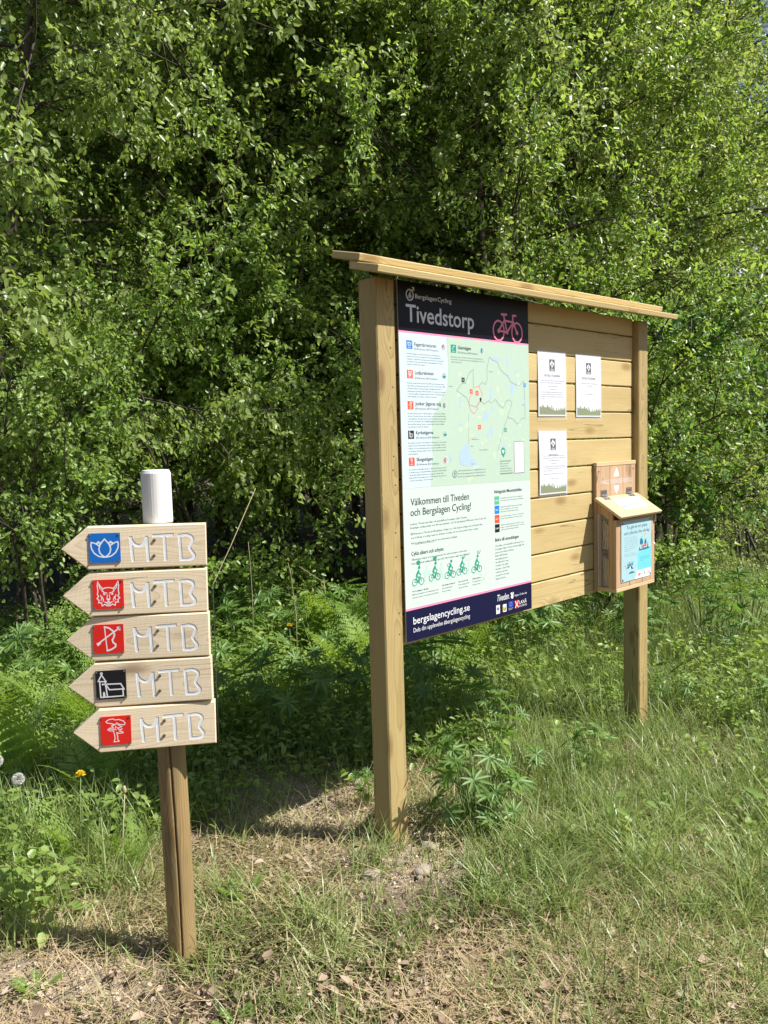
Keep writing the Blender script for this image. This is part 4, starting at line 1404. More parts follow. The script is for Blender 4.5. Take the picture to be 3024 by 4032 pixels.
for x_, y_ in ((.045, .035), (.965, .03), (.965, .97), (.04, .97)):
    a.disc(*pf([(x_, y_)])[0], .0065, .0065, 8, 12, lift=1)
a.box((PX, -.1284, PZp - PHp), (PX + PWp, -.1268, PZp), mi=6, bev=.0004)
a.build('poster', mats, front)
# lid
lid_a = math.atan2(.087, .1375)
Ml = Matrix.Translation((0, -.0215, .460)) @ Matrix.Rotation(lid_a, 4, 'X')
ll = math.hypot(.1375, .087) + .004
mb = MB()
mb.box((-.016, -ll, -.0145), (BW + .014, 0, 0), bev=.0018, along=0, M=Ml)
lid = mb.build('lid', M_LARCHL, bx)
mb = MB()
for u_ in (.085, .285):
    for k_ in range(2):
        pass
Mi = Ml @ Matrix.Rotation(-math.pi / 2, 4, 'X')      # art plane (x, z) laid on the lid, z up the slope


def on_lid(o):
    for v_ in o.data.vertices:
        p_ = Vector((v_.co.x, v_.co.z, -v_.co.y))
        v_.co = Ml @ p_
    o.data.update()
    return o


a = Art(-.0022)
sx0, sx1, sz0, sz1 = .088, .338, -.118, -.030
a.rect(sx0, sz0, sx1, sz1, 0)
a.text('Ta en skräppåse här', sx0 + .02, -.072, sx1 - .03, .019, 1)
a.stroke([(sx0 + .10, -.084), (sx0 + .07, -.096), (sx0 + .035, -.101), (sx0 + .022, -.097)], .004, 2)
a.poly([(sx0 + .014, -.099), (sx0 + .030, -.089), (sx0 + .031, -.107)], 2)
for x_, z_ in ((sx0 + .012, sz1 - .01), (sx1 - .012, sz1 - .01), (sx1 - .012, sz0 + .012), (sx0 + .014, sz0 + .022)):
    a.disc(x_, z_, .0045, None, 3, 10, lift=1)
a.box((sx0, -.0021, sz0), (sx1, -.0003, sz1), bev=.0003)
on_lid(a.build('lid_sign', [M_PRINTW, M_GREY, M_PTEAL, M_SCREW], lid))
for x_ in (.066, .308):
    mb = MB()
    mb.box((x_ - .027, -.0222, .470), (x_ + .027, -.0200, .492), bev=.0004)
    mb.box((x_ - .027, -.030, -.0001), (x_ + .027, -.004, .0022), bev=.0004, M=Ml)
    for k_ in range(5):
        mb.tube([(x_ - .027 + k_ * .0108, -.0245, .4655), (x_ - .0165 + k_ * .0108, -.0245, .4655)], .0042, 8)
    hg = mb.build('hinge', M_STEEL, bx)
    for dx in (-.014, .014):
        for f_ in (0, 1):
            mb = MB()
            c_ = Vector((x_ + dx, -.0224, .483)) if not f_ else Ml @ Vector((x_ + dx, -.02, .0024))
            nrm = Vector((0, -1, 0)) if not f_ else (Ml.to_3x3() @ Vector((0, 0, 1)))
            mb.tube([c_, c_ + nrm * .0012], .004, 8)
            mb.build('screw', M_SCREW, hg)
# latch and a hanging chain with a snap hook on the right side
mb = MB()
mb.box((BW - .010, -.1345, .315), (BW + .003, -.1262, .352), bev=.0006)
mb.tube([(BW + .002, -.118, .352), (BW + .006, -.118, .335), (BW + .002, -.118, .318)], .0022, 6)
mb.build('latch', M_STEEL, bx)
mb = MB()
zc = .305
for k_ in range(9):
    hz = .0115
    pts = [(math.cos(t_) * .005, math.sin(t_) * .0085) for t_ in np.linspace(0, 2 * math.pi, 11)]
    P_ = [(BW + .006 + (p_[0] if k_ % 2 else 0), -.118 + (0 if k_ % 2 else p_[0]), zc + p_[1]) for p_ in pts]
    mb.tube(P_, .0013, 5)
    zc -= hz
pts = [(math.cos(t_) * .009, math.sin(t_) * .024) for t_ in np.linspace(0, 2 * math.pi, 15)]
mb.tube([(BW + .006, -.118 + p_[0], zc - .018 + p_[1]) for p_ in pts], .0022, 6)
mb.build('chain', M_STEEL, bx)
# folded paper bags inside the box
for (lab, x0, z0, hh, ln) in (('folded brown paper bag lying lowest in the litter bag box', .024, .0215, .15, 0.), ('folded brown paper bag standing on top in the litter bag box', .022, .205, .14, .05)):
    t = thing('paper_bag', lab, 'paper bag', BM @ Vector((1.455, .0325, .745)) , BA, 'paper bags in the litter bag box')
    mb = MB()
    for k_ in range(4):
        yy = -.040 - .011 * k_
        hk = hh - .012 * ((k_ * 7) % 3)
        V = []
        for jz in range(6):
            for ix in range(4):
                wob_ = .0022 * math.sin(jz * 2.1 + ix * 1.7 + k_)
                V.append((x0 + .10 * ix, yy + wob_, z0 + .0005 + hk * jz / 5 + ln * .02 * ix))
        nv = len(V)
        V += [(p_[0], p_[1] - .008, p_[2]) for p_ in V]
        F = []
        for jz in range(5):
            for ix in range(3):
                b_ = jz * 4 + ix
                F += [(b_, b_ + 1, b_ + 5, b_ + 4), (b_ + nv + 4, b_ + nv + 5, b_ + nv + 1, b_ + nv)]
        for jz in range(5):
            for ix in (0, 3):
                b_ = jz * 4 + ix
                F.append((b_, b_ + 4, b_ + nv + 4, b_ + nv))
        for ix in range(3):
            F.append((ix, ix + 1, ix + 1 + nv, ix + nv))
            b_ = 20 + ix
            F.append((b_, b_ + 1, b_ + 1 + nv, b_ + nv))
        mb.add(V, F)
    o = mb.build('paper_fold', M_KRAFT, t)
mb = MB()

# ------------------------------------------------------------------ the signpost with five arrow boards
SX, SY = -.629, 2.2273
sp = thing('trail_signpost', 'round wooden signpost with a white painted top and five arrow boards', 'signpost', (SX, SY, 0))
mb = MB()
n = 120
prof = [(z_, .0392 + .0015 * math.sin(z_ * 5)) for z_ in np.linspace(-.3, 1.2965, 34)]
V, F = [], []
for z_, r_ in prof:
    for k_ in range(n):
        a_ = 2 * math.pi * k_ / n
        rr_ = r_
        d_ = abs((a_ - R(281) - .07 * math.sin(z_ * 6) + math.pi) % (2 * math.pi) - math.pi)
        if z_ < .68 and d_ < .06:
            rr_ -= .016 * (1 - d_ / .06) ** .6          # drying crack down the lower post
        V.append((rr_ * math.cos(a_) - .006 * (z_ / 1.3), rr_ * math.sin(a_), z_))
for jz in range(len(prof) - 1):
    for k_ in range(n):
        k2 = (k_ + 1) % n
        F.append((jz * n + k_, jz * n + k2, (jz + 1) * n + k2, (jz + 1) * n + k_))
mb.add(V, F, 0, [(v_[2] + 2., v_[0] + .012, v_[1] + .02) for v_ in V])
mb.build('post', M_ROUND, sp, True)
mb = MB()
mb.lathe([(.0405, 1.2967), (.0408, 1.30), (.0408, 1.434), (.0365, 1.4425), (.030, 1.4436)], (-.006, 0, 0), 34)
wt_ = mb.build('painted_top', M_WHITE, sp)
for p__ in wt_.data.polygons:
    p__.use_smooth = False
# s0, s1, tip, height, centre z, in-plane tilt, yaw, badge kind, badge offset, label
arrows = [(-.1825, .1290, .068, .1167, 1.2365, -.0195, 13.0, 'lotus', 10, 1, 'arrow board with a blue water lily badge'),
          (-.1858, .1272, .0676, .1193, 1.1096, -.0185, 11.4, 'lynx', 27, 2, 'arrow board with a red lynx head badge'),
          (-.1820, .1300, .0703, .1216, .9853, -.0160, 8.4, 'bow', 5, 2, 'arrow board with a red bow and arrow badge'),
          (-.1838, .1308, .0716, .1230, .8582, -.0080, 8.5, 'church', 6, 3, 'arrow board with a black church badge'),
          (-.1828, .1300, .0680, .1213, .7301, -.0200, 12.0, 'pine', 10, 2, 'arrow board with a red pine tree badge')]


def densify(pts, n_=4):
    """Catmull-Rom smoothing of an open stroke"""
    P = [np.array(p_, float) for p_ in pts]
    P = [2 * P[0] - P[1]] + P + [2 * P[-1] - P[-2]]
    out = []
    for i in range(1, len(P) - 2):
        for t_ in np.linspace(0, 1, n_, endpoint=False):
            out.append(.5 * (2 * P[i] + (P[i + 1] - P[i - 1]) * t_ + (2 * P[i - 1] - 5 * P[i] + 4 * P[i + 1] - P[i + 2]) * t_ ** 2 + (3 * P[i] - P[i - 1] - 3 * P[i + 1] + P[i + 2]) * t_ ** 3))
    out.append(P[-2])
    return [tuple(p_) for p_ in out]


ARROW_T = .028
for ai, (s0, s1, tip, hh, zc, tl, yaw, kd, boff, ci, lab) in enumerate(arrows):
    yr = R(yaw)
    org = Vector((-.006 * zc / 1.3, 0, zc)) + Vector((math.sin(yr), -math.cos(yr), 0)) * .066
    Ma = Matrix.Translation(org) @ Matrix.Rotation(yr, 4, 'Z') @ Matrix.Rotation(-tl, 4, 'Y')
    h2 = hh / 2
    # outline with a chamfered front edge
    outl = [(s0, -h2), (s1, -h2), (s1, h2), (s0, h2), (s0 - tip, 0)]
    cx = .5 * (s0 + s1)

    def inset(d):
        return [(s0 + d * .35, -h2 + d), (s1 - d, -h2 + d), (s1 - d, h2 - d), (s0 + d * .35, h2 - d), (s0 - tip + d * 1.35, 0)]
    V, F = [], []
    for pl_, y_ in ((inset(.003), 0.), (outl, .003), (outl, ARROW_T)):
        V += [(x_, y_, z_) for x_, z_ in pl_]
    F.append((0, 1, 2, 3, 4))
    for r_ in (0, 1):
        for k_ in range(5):
            k2 = (k_ + 1) % 5
            F.append((r_ * 5 + k_, r_ * 5 + 5 + k_, r_ * 5 + 5 + k2, r_ * 5 + k2))
    F.append((14, 13, 12, 11, 10))
    me = bpy.data.meshes.new('arrow_board')
    me.from_pydata(V, [], F)
    bmm = bmesh.new()
    bmm.from_mesh(me)
    bmesh.ops.recalc_face_normals(bmm, faces=bmm.faces)
    bmm.to_mesh(me)
    bmm.free()
    me.materials.append(M_ARROW)
    me.materials.append(M_ENGR)
    ab = link('arrow_board', me, sp)
    # routed letters: strokes in the board's face
    rel = lambda X_, Y_: (s0 + (X_ - 0) * .36e-3 * (s1 - s0) / .3115, (655 - (Y_ + .035 * X_)) * .376e-3)
    let = [densify([rel(309, 575), rel(313, 660), rel(320, 742)], 3),
           densify([rel(311, 590), rel(330, 618), rel(366, 634), rel(400, 620), rel(423, 578)], 4),
           densify([rel(424, 572), rel(427, 655), rel(431, 742)], 3),
           densify([rel(474, 562), rel(540, 558), rel(612, 553)], 3),
           densify([rel(553, 560), rel(555, 650), rel(558, 737)], 3),
           densify([rel(664, 560), rel(668, 650), rel(672, 735), ], 3),
           densify([rel(664, 560), rel(715, 553), rel(752, 566), rel(762, 592), rel(748, 622), rel(738, 648), rel(752, 674), rel(770, 700), rel(762, 724), rel(728, 735), rel(672, 736)], 4)]
    cut = MB()
    gro = Art(.0009)
    for st in let:
        tmp = Art(0)
        tmp.stroke(st, .0086, 0)
        # round ends
        vs2 = tmp.v
        nn = len(st)
        for i in range(nn - 1):
            qd = [vs2[i], vs2[nn + i], vs2[nn + i + 1], vs2[i + 1]]
            cut_V = [(p_[0], -.004, p_[2]) for p_ in qd] + [(p_[0], .0010, p_[2]) for p_ in qd]
        left = [vs2[i] for i in range(nn)]
        right = [vs2[nn + i] for i in range(nn)]
        gro.add([(p_[0], .0029 - .00001 * len(gro.v) / 50, p_[2]) for p_ in vs2], tmp.f)
        V3 = [(p_[0], -.004, p_[2]) for p_ in left + right] + [(p_[0], .0010, p_[2]) for p_ in left + right]
        F3 = []
        for i in range(nn - 1):
            F3.append((i, nn + i, nn + i + 1, i + 1))
            o_ = 2 * nn
            F3.append((o_ + i, o_ + i + 1, o_ + nn + i + 1, o_ + nn + i))
            F3.append((i, i + 1, o_ + i + 1, o_ + i))
            F3.append((nn + i, o_ + nn + i, o_ + nn + i + 1, nn + i + 1))
        F3.append((0, o_, o_ + nn, nn))
        F3.append((nn - 1, 2 * nn - 1, o_ + 2 * nn - 1, o_ + nn - 1))
        cme = bpy.data.meshes.new('cutter')
        cme.from_pydata(V3, [], F3)
        cme.materials.append(M_ENGR)
        bmm = bmesh.new()
        bmm.from_mesh(cme)
        bmesh.ops.recalc_face_normals(bmm, faces=bmm.faces)
        bmm.to_mesh(cme)
        bmm.free()
        co = link('cutter', cme, sp)
        md = ab.modifiers.new('rout', 'BOOLEAN')
        md.operation = 'DIFFERENCE'
        md.solver = 'EXACT'
        md.object = co
        md.material_mode = 'TRANSFER'
    bpy.context.view_layer.update()
    dg = bpy.context.evaluated_depsgraph_get()
    newme = bpy.data.meshes.new_from_object(ab.evaluated_get(dg))
    cutters = [md.object for md in ab.modifiers]
    ab.modifiers.clear()
    for co in cutters:
        cme = co.data
        bpy.data.objects.remove(co)
        bpy.data.meshes.remove(cme)
    ab.data = newme
    newme.name = 'arrow_board'
    at_ = newme.attributes.get('grain') or newme.attributes.new('grain', 'FLOAT_VECTOR', 'POINT')
    go = (3.7 * ai + 1.3, random.uniform(-.02, .02), random.uniform(.04, .08))
    at_.data.foreach_set('vector', np.array([(v_.co.x + go[0], v_.co.z + go[1], v_.co.y + go[2]) for v_ in newme.vertices], 'f').ravel())
    ab.matrix_local = Ma
    tag(ab, lab)
    # badge: a thin plate on four screws
    bxc, bzc, bs = s0 + .36e-3 * (boff + 111), .0004, .0800
    a = Art(-.0031)
    a.rect(bxc - bs / 2, bzc - bs / 2, bxc + bs / 2, bzc + bs / 2, ci)
    glyph_icon(a, kd, bxc, bzc, bs, {'lotus': .0032, 'lynx': .0026, 'bow': .0034, 'church': .0034, 'pine': .0036}[kd], 0)
    a.box((bxc - bs / 2, -.0030, bzc - bs / 2), (bxc + bs / 2, -.0002, bzc + bs / 2), mi=ci, bev=.0005)
    for dx in (-1, 1):
        for dz in (-1, 1):
            c_ = Vector((bxc + dx * .0365, -.0031, bzc + dz * .0365))
            a.tube([c_, c_ + Vector((0, -.0026, 0))], .0026, 8, mi=4)
    a.build('badge', [M_PRINTW, M_BLUE, M_RED, M_BLACK, M_STEEL], ab)
    for dz in (.017, -.0255):
        mb = MB()
        c_ = Vector((s0 + .36e-3 * (478 + dz * 120), 0, dz))
        mb.tube([c_, c_ + Vector((0, -.0040, 0))], .0042, 6)
        mb.tube([c_ + Vector((0, -.0040, 0)), c_ + Vector((0, -.0046, 0))], [.0042, .0025], 6)
        mb.build('bolt', M_SCREW, ab)
# ------------------------------------------------------------------ trees and shrubs
def bez(p0, d0, ln, droop, n, wob):
    """a wandering limb: n points from p0 along d0, bending by droop"""
    pts = [np.array(p0, float)]
    d = np.array(d0, float)
    d /= np.linalg.norm(d)
    for i in range(n - 1):
        d = d + np.array((0, 0, droop)) / n + rng.normal(0, wob, 3)
        d /= np.linalg.norm(d)
        pts.append(pts[-1] + d * ln / (n - 1))
    return np.array(pts)


def make_tree(H, rad, z0, nl, nsub, ntw, nleaf, lsize, lmat, bmat, trunk_r=.07, stems=1, droop=-.25, twig=.42, up=.35, lobed=False, leafdroop=.35, ratio=.6):
    """returns (trunk mesh, crown mesh): stem(s), limbs, boughs, twigs and the leaves on the twigs"""
    wood_ = MB()
    LP, LD = [], []
    for s_ in range(stems):
        lean = rng.normal(0, .05 if stems == 1 else .28, 2)
        st = bez((rng.normal(0, .12) if stems > 1 else 0, rng.normal(0, .12) if stems > 1 else 0, -.15), (lean[0], lean[1], 1), H * .97, .2, 12, .035)
        wood_.tube(st, list(np.linspace(trunk_r, trunk_r * .18, 12)), 7)
        for li in range(nl // stems):
            t_ = (z0 + (H - z0) * ((li + rng.uniform(0, 1)) / (nl // stems))) / H
            t_ = min(.97, max(.04, t_))
            f = t_ * 11
            i0 = int(f)
            base = st[i0] + (st[min(i0 + 1, 11)] - st[i0]) * (f - i0)
            hrel = (t_ * H - z0) / max(.1, H - z0)
            prof = .35 + .65 * math.sin(math.pi * min(1, .22 + .72 * hrel)) if hrel > 0 else .5
            az = li * 2.4 + rng.uniform(-.6, .6)
            ln = rad * prof * rng.uniform(.75, 1.12)
            limb = bez(base, (math.cos(az), math.sin(az), up * (.6 + hrel)), ln, droop, 7, .10)
            wood_.tube(limb, list(np.linspace(max(.008, trunk_r * .34 * (1 - .5 * t_)), .004, 7)), 5)
            for si in range(nsub):
                k_ = rng.uniform(.18, 1.) * 6
                j0 = min(5, int(k_))
                b0 = limb[j0] + (limb[j0 + 1] - limb[j0]) * (k_ - j0)
                dd = unit(limb[j0 + 1] - limb[j0]) + rng.normal(0, .62, 3) + np.array((0, 0, .12))
                sub = bez(b0, dd, ln * rng.uniform(.28, .5), droop * .9, 5, .12)
                wood_.tube(sub, list(np.linspace(.0055, .0022, 5)), 3)
                for ti in range(ntw):
                    kk = rng.uniform(.15, 1.) * 4
                    m0 = min(3, int(kk))
                    c0 = sub[m0] + (sub[m0 + 1] - sub[m0]) * (kk - m0)
                    td = unit(sub[m0 + 1] - sub[m0]) + rng.normal(0, .7, 3)
                    tw = bez(c0, td, twig * rng.uniform(.5, 1.1), droop * 1.3, 4, .14)
                    wood_.tube(tw[::1], [.0022, .0018, .0014, .001], 3)
                    u_ = rng.uniform(.08, 1.02, nleaf)
                    kf = np.clip(u_ * 3, 0, 2.999)
                    ii = kf.astype(int)
                    pp = tw[ii] + (tw[ii + 1] - tw[ii]) * (kf - ii)[:, None]
                    LP.append(pp)
                    LD.append(np.tile(unit(tw[-1] - tw[0]), (nleaf, 1)))
    LP, LD = np.concatenate(LP), np.concatenate(LD)
    n = len(LP)
    d = LD * .55 + rng.normal(0, .75, (n, 3)) + np.array((0, 0, -leafdroop))
    nr = rng.normal(0, .55, (n, 3)) + np.array((.35, -.55, .62))
    pos = LP + rng.normal(0, .018, (n, 3))
    L_ = lsize * rng.uniform(.5, 1.3, n)
    if lobed:
        parts = []
        dn = unit(d)
        sd = unit(np.cross(dn, nr))
        for ang, sc in ((0, 1.), (.75, .85), (-.75, .85), (1.6, .5), (-1.6, .5)):
            parts.append(leaves(pos, dn * math.cos(ang) + sd * math.sin(ang), nr, L_ * sc, L_ * sc * .42, .06, .15))
        V_, F_, S_ = merge(parts)
    else:
        V_, F_, S_ = leaves(pos, d, nr, L_, L_ * ratio * rng.uniform(.85, 1.1, n), .14, .16)
    crown = mesh_np('crown', V_, F_, S_, lmat)
    tm = bpy.data.meshes.new('trunk')
    tm.from_pydata(wood_.v, [], wood_.f)
    tm.materials.append(bmat)
    tm.polygons.foreach_set('use_smooth', [True] * len(wood_.f))
    return tm, crown


def plant_tree(name, label, cat, meshes, x, y, rot, sc=1., group=None, lean=(0, 0)):
    t = thing(name, label, cat, (x, y, float(gz(x, y))), rot, group)
    t.rotation_euler = (lean[0], lean[1], rot)
    t.scale = (sc, sc, sc)
    link('trunk', meshes[0], t)
    link('crown', meshes[1], t)
    return t


birch = make_tree(7.6, 2.3, 1.5, 40, 9, 7, 24, .046, M_LEAF_A, M_BARK2, .075, 1, -.45, .50, .30, leafdroop=.6, ratio=.66)
cherry = make_tree(6.8, 1.9, 1.0, 38, 8, 7, 24, .048, M_LEAF_B, M_BARK2, .06, 1, -.15, .42, .40, leafdroop=.35, ratio=.5)
alder = make_tree(8.2, 2.5, 1.6, 42, 9, 7, 23, .042, M_LEAF_C, M_BARK, .09, 1, -.2, .45, .45, leafdroop=.3, ratio=.72)
shrub = make_tree(2.7, 1.15, .25, 30, 7, 6, 14, .042, M_LEAF_B, M_BARK2, .022, 5, -.1, .30, .7, leafdroop=.25, ratio=.58)
shrub2 = make_tree(2.4, 1.2, .15, 30, 7, 6, 13, .034, M_LEAF_C, M_BARK, .020, 6, -.12, .28, .6, leafdroop=.2, ratio=.6)
maple = make_tree(2.9, .95, .9, 20, 5, 4, 6, .085, M_LEAF_M, M_BARK, .025, 1, -.2, .32, .4, lobed=True, leafdroop=.2)

front = [
    ('birch_tree', 'tall birch at the left edge, its drooping branches reaching nearest to the signpost', 'tree', birch, -3.1, 6.1, .4, 1.0, (0, .04)),
    ('birch_tree', 'drooping birch standing behind the white topped signpost', 'tree', birch, -1.55, 7.6, -.5, 1.02, (0, 0)),
    ('cherry_tree', 'slender bird cherry left of the signpost, leaning stems low in the shade', 'tree', cherry, -3.0, 7.4, .7, .95, (0, .1)),
    ('cherry_tree', 'bright green bird cherry between the signpost and the roofed board', 'tree', cherry, -.55, 7.9, -.2, 1.12, (0, -.03)),
    ('alder_tree', 'dark limbed alder rising behind the left end of the board roof', 'tree', alder, .55, 8.3, .3, 1.0, (0, .05)),
    ('alder_tree', 'broad alder above the middle of the board roof', 'tree', alder, 2.1, 9.3, -.7, 1.02, (0, 0)),
    ('alder_tree', 'tall alder behind the far post with fine pale leaves', 'tree', alder, 3.4, 10.2, .9, 1.06, (0, .02)),
    ('cherry_tree', 'leafy bird cherry directly behind the cladding of the board', 'tree', cherry, 1.35, 7.6, .5, 1.0, (0, 0)),
    ('cherry_tree', 'bird cherry right of the far post in the row behind the bushes', 'tree', cherry, 2.65, 8.9, -.8, 1.06, (0, 0)),
    ('alder_tree', 'alder at the right edge with sky showing beside its crown', 'tree', alder, 3.5, 11.8, 0., .85, (0, -.05)),
]
for nm, lb, ct, me_, x, y, r_, s_, ln in front:
    plant_tree(nm, lb, ct, me_, x, y, r_, s_, None, ln)
bushes = [
    ('leafy_bush', 'low leafy bush at the left edge beside the arrow tips', 'bush', shrub, -2.55, 5.5, .3, .82),
    ('leafy_bush', 'bush right of the litter bag box, lowest of the far bushes', 'bush', shrub2, 3.0, 8.0, .6, .82),
    ('leafy_bush', 'bush at the right edge in front of the alders', 'bush', shrub2, 4.1, 8.9, -.4, 1.0),
    ('leafy_bush', 'dense bush at the right edge behind the long grass', 'bush', shrub2, 3.55, 9.6, .3, 1.1),
    ('leafy_bush', 'rounded bush farthest right, its foliage running down into the grass', 'bush', shrub, 4.75, 10.4, -.5, 1.05),
    ('leafy_bush', 'bush straight behind the far post of the board', 'bush', shrub2, 2.35, 7.8, .9, .95),
    ('leafy_bush', 'bright bush hanging above the white post top', 'bush', shrub, -1.25, 6.7, -.6, 1.05),
    ('leafy_bush', 'bush close behind the near post of the board', 'bush', shrub, .75, 7.0, -.9, .95),
    ('leafy_bush', 'bush hidden behind the map panel', 'bush', shrub, 1.6, 6.9, .1, 1.0),
]
for nm, lb, ct, me_, x, y, r_, s_ in bushes:
    plant_tree(nm, lb, ct, me_, x, y, r_, s_)
plant_tree('maple_sapling', 'young maple with big lobed leaves right of the far post', 'tree', maple, 2.75, 7.4, .5, 1.0)
# the wood behind: rows of the same trees standing deeper in the shade
plant_tree('birch_tree', 'slender birch filling the gap above the arrow boards in the second row', 'tree', birch, -2.35, 8.9, .5, 1.12)
plant_tree('cherry_tree', 'bird cherry of the second row above the left end of the board roof', 'tree', cherry, -.1, 9.6, -.4, 1.25)
plant_tree('alder_tree', 'alder far back at the upper right, sky glinting through its crown', 'tree', alder, 4.1, 14.2, .4, .98)
kk = 0
for (y0, xs) in ((11.2, (-4.6, -2.9, -1.3, .3, 1.4)), (13.4, (-5.6, -3.8, -2.0, -.4, 1.4, 3.0, 4.6)), (16.2, (-7.2, -5.0, -2.9, -.8, 1.3, 3.4, 6.6)), (19.5, (-8.6, -5.5, -2.4, .8, 4.0))):
    for x in xs:
        me_ = (birch, alder, cherry)[kk % 3]
        plant_tree('woodland_tree', 'tree standing deep in the wood behind the front row', 'tree', me_, x + rng.uniform(-.4, .4), y0 + rng.uniform(-.6, .6), (kk % 5 - 2) * .5, 1.05 + .18 * ((kk * 5) % 4) / 3, 'trees deep in the wood')
        kk += 1
# a pine whose bare limbs cross the sky at the right edge
mb = MB()
pt_ = bez((0, 0, -.2), (.02, 0, 1), 11, .1, 14, .02)
mb.tube(pt_, list(np.linspace(.17, .05, 14)), 8)
LP = []
for li in range(30):
    k_ = rng.uniform(3, 12.8)
    i0 = int(k_)
    b0 = pt_[i0] + (pt_[i0 + 1] - pt_[i0]) * (k_ - i0) if i0 < 13 else pt_[13]
    az = li * 2.4
    lb_ = bez(b0, (math.cos(az), math.sin(az), .1), rng.uniform(1.2, 2.4), .1, 8, .18)
    mb.tube(lb_, list(np.linspace(.035, .008, 8)), 5)
    for si in range(5):
        q_ = lb_[rng.integers(3, 8)]
        s2 = bez(q_, rng.normal(0, 1, 3) + np.array((math.cos(az), math.sin(az), .2)), rng.uniform(.3, .7), .1, 5, .2)
        mb.tube(s2, list(np.linspace(.009, .003, 5)), 4)
        for _ in range(3):
            LP.append(s2[rng.integers(2, 5)] + rng.normal(0, .05, (34, 3)))
LP = np.concatenate(LP)
n = len(LP)
V_, F_, S_ = leaves(LP, rng.normal(0, 1, (n, 3)) + np.array((0, 0, .4)), rng.normal(0, 1, (n, 3)), .07, .012, 0, 0)
pin = thing('pine_tree', 'old pine with dark bare limbs crossing the sky at the right edge', 'tree', (7.9, 16.0, -.1), 0)
o = mb.build('trunk', M_BARK2, pin, True)
link('crown', mesh_np('crown', V_, F_, S_, leafmat('pine_needles', (.03, .06, .025), (.045, .085, .03), (.06, .11, .035), .1, .5)), pin)

# ------------------------------------------------------------------ herbs
def lupin_mesh(nst, hmin, hmax, spread, lsz, seed, nlf=9):
    g = np.random.default_rng(seed)
    parts, st = [], MB()
    for s_ in range(nst):
        az = g.uniform(0, 6.28)
        h_ = g.uniform(hmin, hmax)
        rr_ = spread * g.uniform(.1, 1) ** .7
        top = np.array((math.cos(az) * rr_, math.sin(az) * rr_, h_))
        b0 = np.array((math.cos(az) * rr_ * .2, math.sin(az) * rr_ * .2, -.02))
        mid = b0 * .35 + top * .65 + np.array((0, 0, h_ * .18))
        st.tube([b0, mid * .55 + b0 * .45, mid, top], [.0028, .0024, .002, .0016], 4)
        nrm = unit(np.array((math.cos(az) * .45, math.sin(az) * .45, 1)) + g.normal(0, .25, 3))
        a1 = unit(np.cross(nrm, g.normal(0, 1, 3)))
        a2 = np.cross(nrm, a1)
        L0 = lsz * g.uniform(.7, 1.15)
        k_ = np.arange(nlf)
        ang = 6.283 * k_ / nlf * .93 + .2
        dr = (a1[None] * np.cos(ang)[:, None] + a2[None] * np.sin(ang)[:, None]) + nrm[None] * g.uniform(.0, .35)
        ll_ = L0 * (.72 + .28 * np.sin(ang / 2))
        parts.append(leaves(np.tile(top, (nlf, 1)), dr, np.tile(nrm, (nlf, 1)), ll_, ll_ * .23, .22, .18))
    V_, F_, S_ = merge(parts)
    lf = mesh_np('leaves', V_, F_, S_, M_LUPIN)
    sm_ = bpy.data.meshes.new('stems')
    sm_.from_pydata(st.v, [], st.f)
    sm_.materials.append(M_STEM)
    return lf, sm_


lups = [lupin_mesh(15, .18, .42, .20, .075, k) for k in (1, 2, 3)]
bigl = lupin_mesh(30, .08, .48, .21, .088, 9, 10)


def plant(name, label, cat, meshes, x, y, rot, sc=1., group=None, dz=0.):
    t = thing(name, label, cat, (x, y, float(gz(x, y)) + dz), rot, group)
    t.scale = (sc, sc, sc)
    link('leaves', meshes[0], t)
    if len(meshes) > 1:
        link('stems', meshes[1], t)
    return t


plant('lupin_plant', 'big lupin with star shaped leaves right of the near board post', 'plant', bigl, .33, 2.98, .6, .85)
plant('lupin_plant', 'bushy lupin just behind the big one right of the near board post', 'plant', lups[1], .54, 3.30, 2.6, .7)
plant('lupin_plant', 'lupin in the long grass halfway between the two board posts', 'plant', lups[2], .88, 3.45, .9, .6)
plant('lupin_plant', 'small lupin growing against the left side of the near board post', 'plant', lups[0], -.10, 3.22, 1., .42)
plant('lupin_plant', 'lupin at the foot of the far board post', 'plant', lups[1], 1.62, 4.35, 2., .75)
plant('lupin_plant', 'dark lupin under the lower edge of the map panel', 'plant', lups[2], .50, 3.8, 4., .8)
plant('lupin_plant', 'lupin low at the right edge in the long grass', 'plant', lups[0], 1.95, 4.15, 2.4, .7)
pp = []
tries = 0
while len(pp) < 60 and tries < 6000:
    tries += 1
    x, y = rng.uniform(-2.6, 2.6), rng.uniform(3.9, 6.6)
    if x < -.9 and y < 4.6:
        continue
    if abs(x) > y * .52 or (x > .7 and rng.random() < .7) or (x > .25 and y < 4.8):
        continue
    if all((x - a_) ** 2 + (y - b_) ** 2 > .075 for a_, b_ in pp):
        pp.append((x, y))
for k_, (x, y) in enumerate(pp):
    plant('lupin_plant', 'lupin among the green herbs between the board and the trees', 'plant', lups[k_ % 3], x, y, k_ * 1.7, rng.uniform(.95, 1.35), 'lupins beneath the trees')


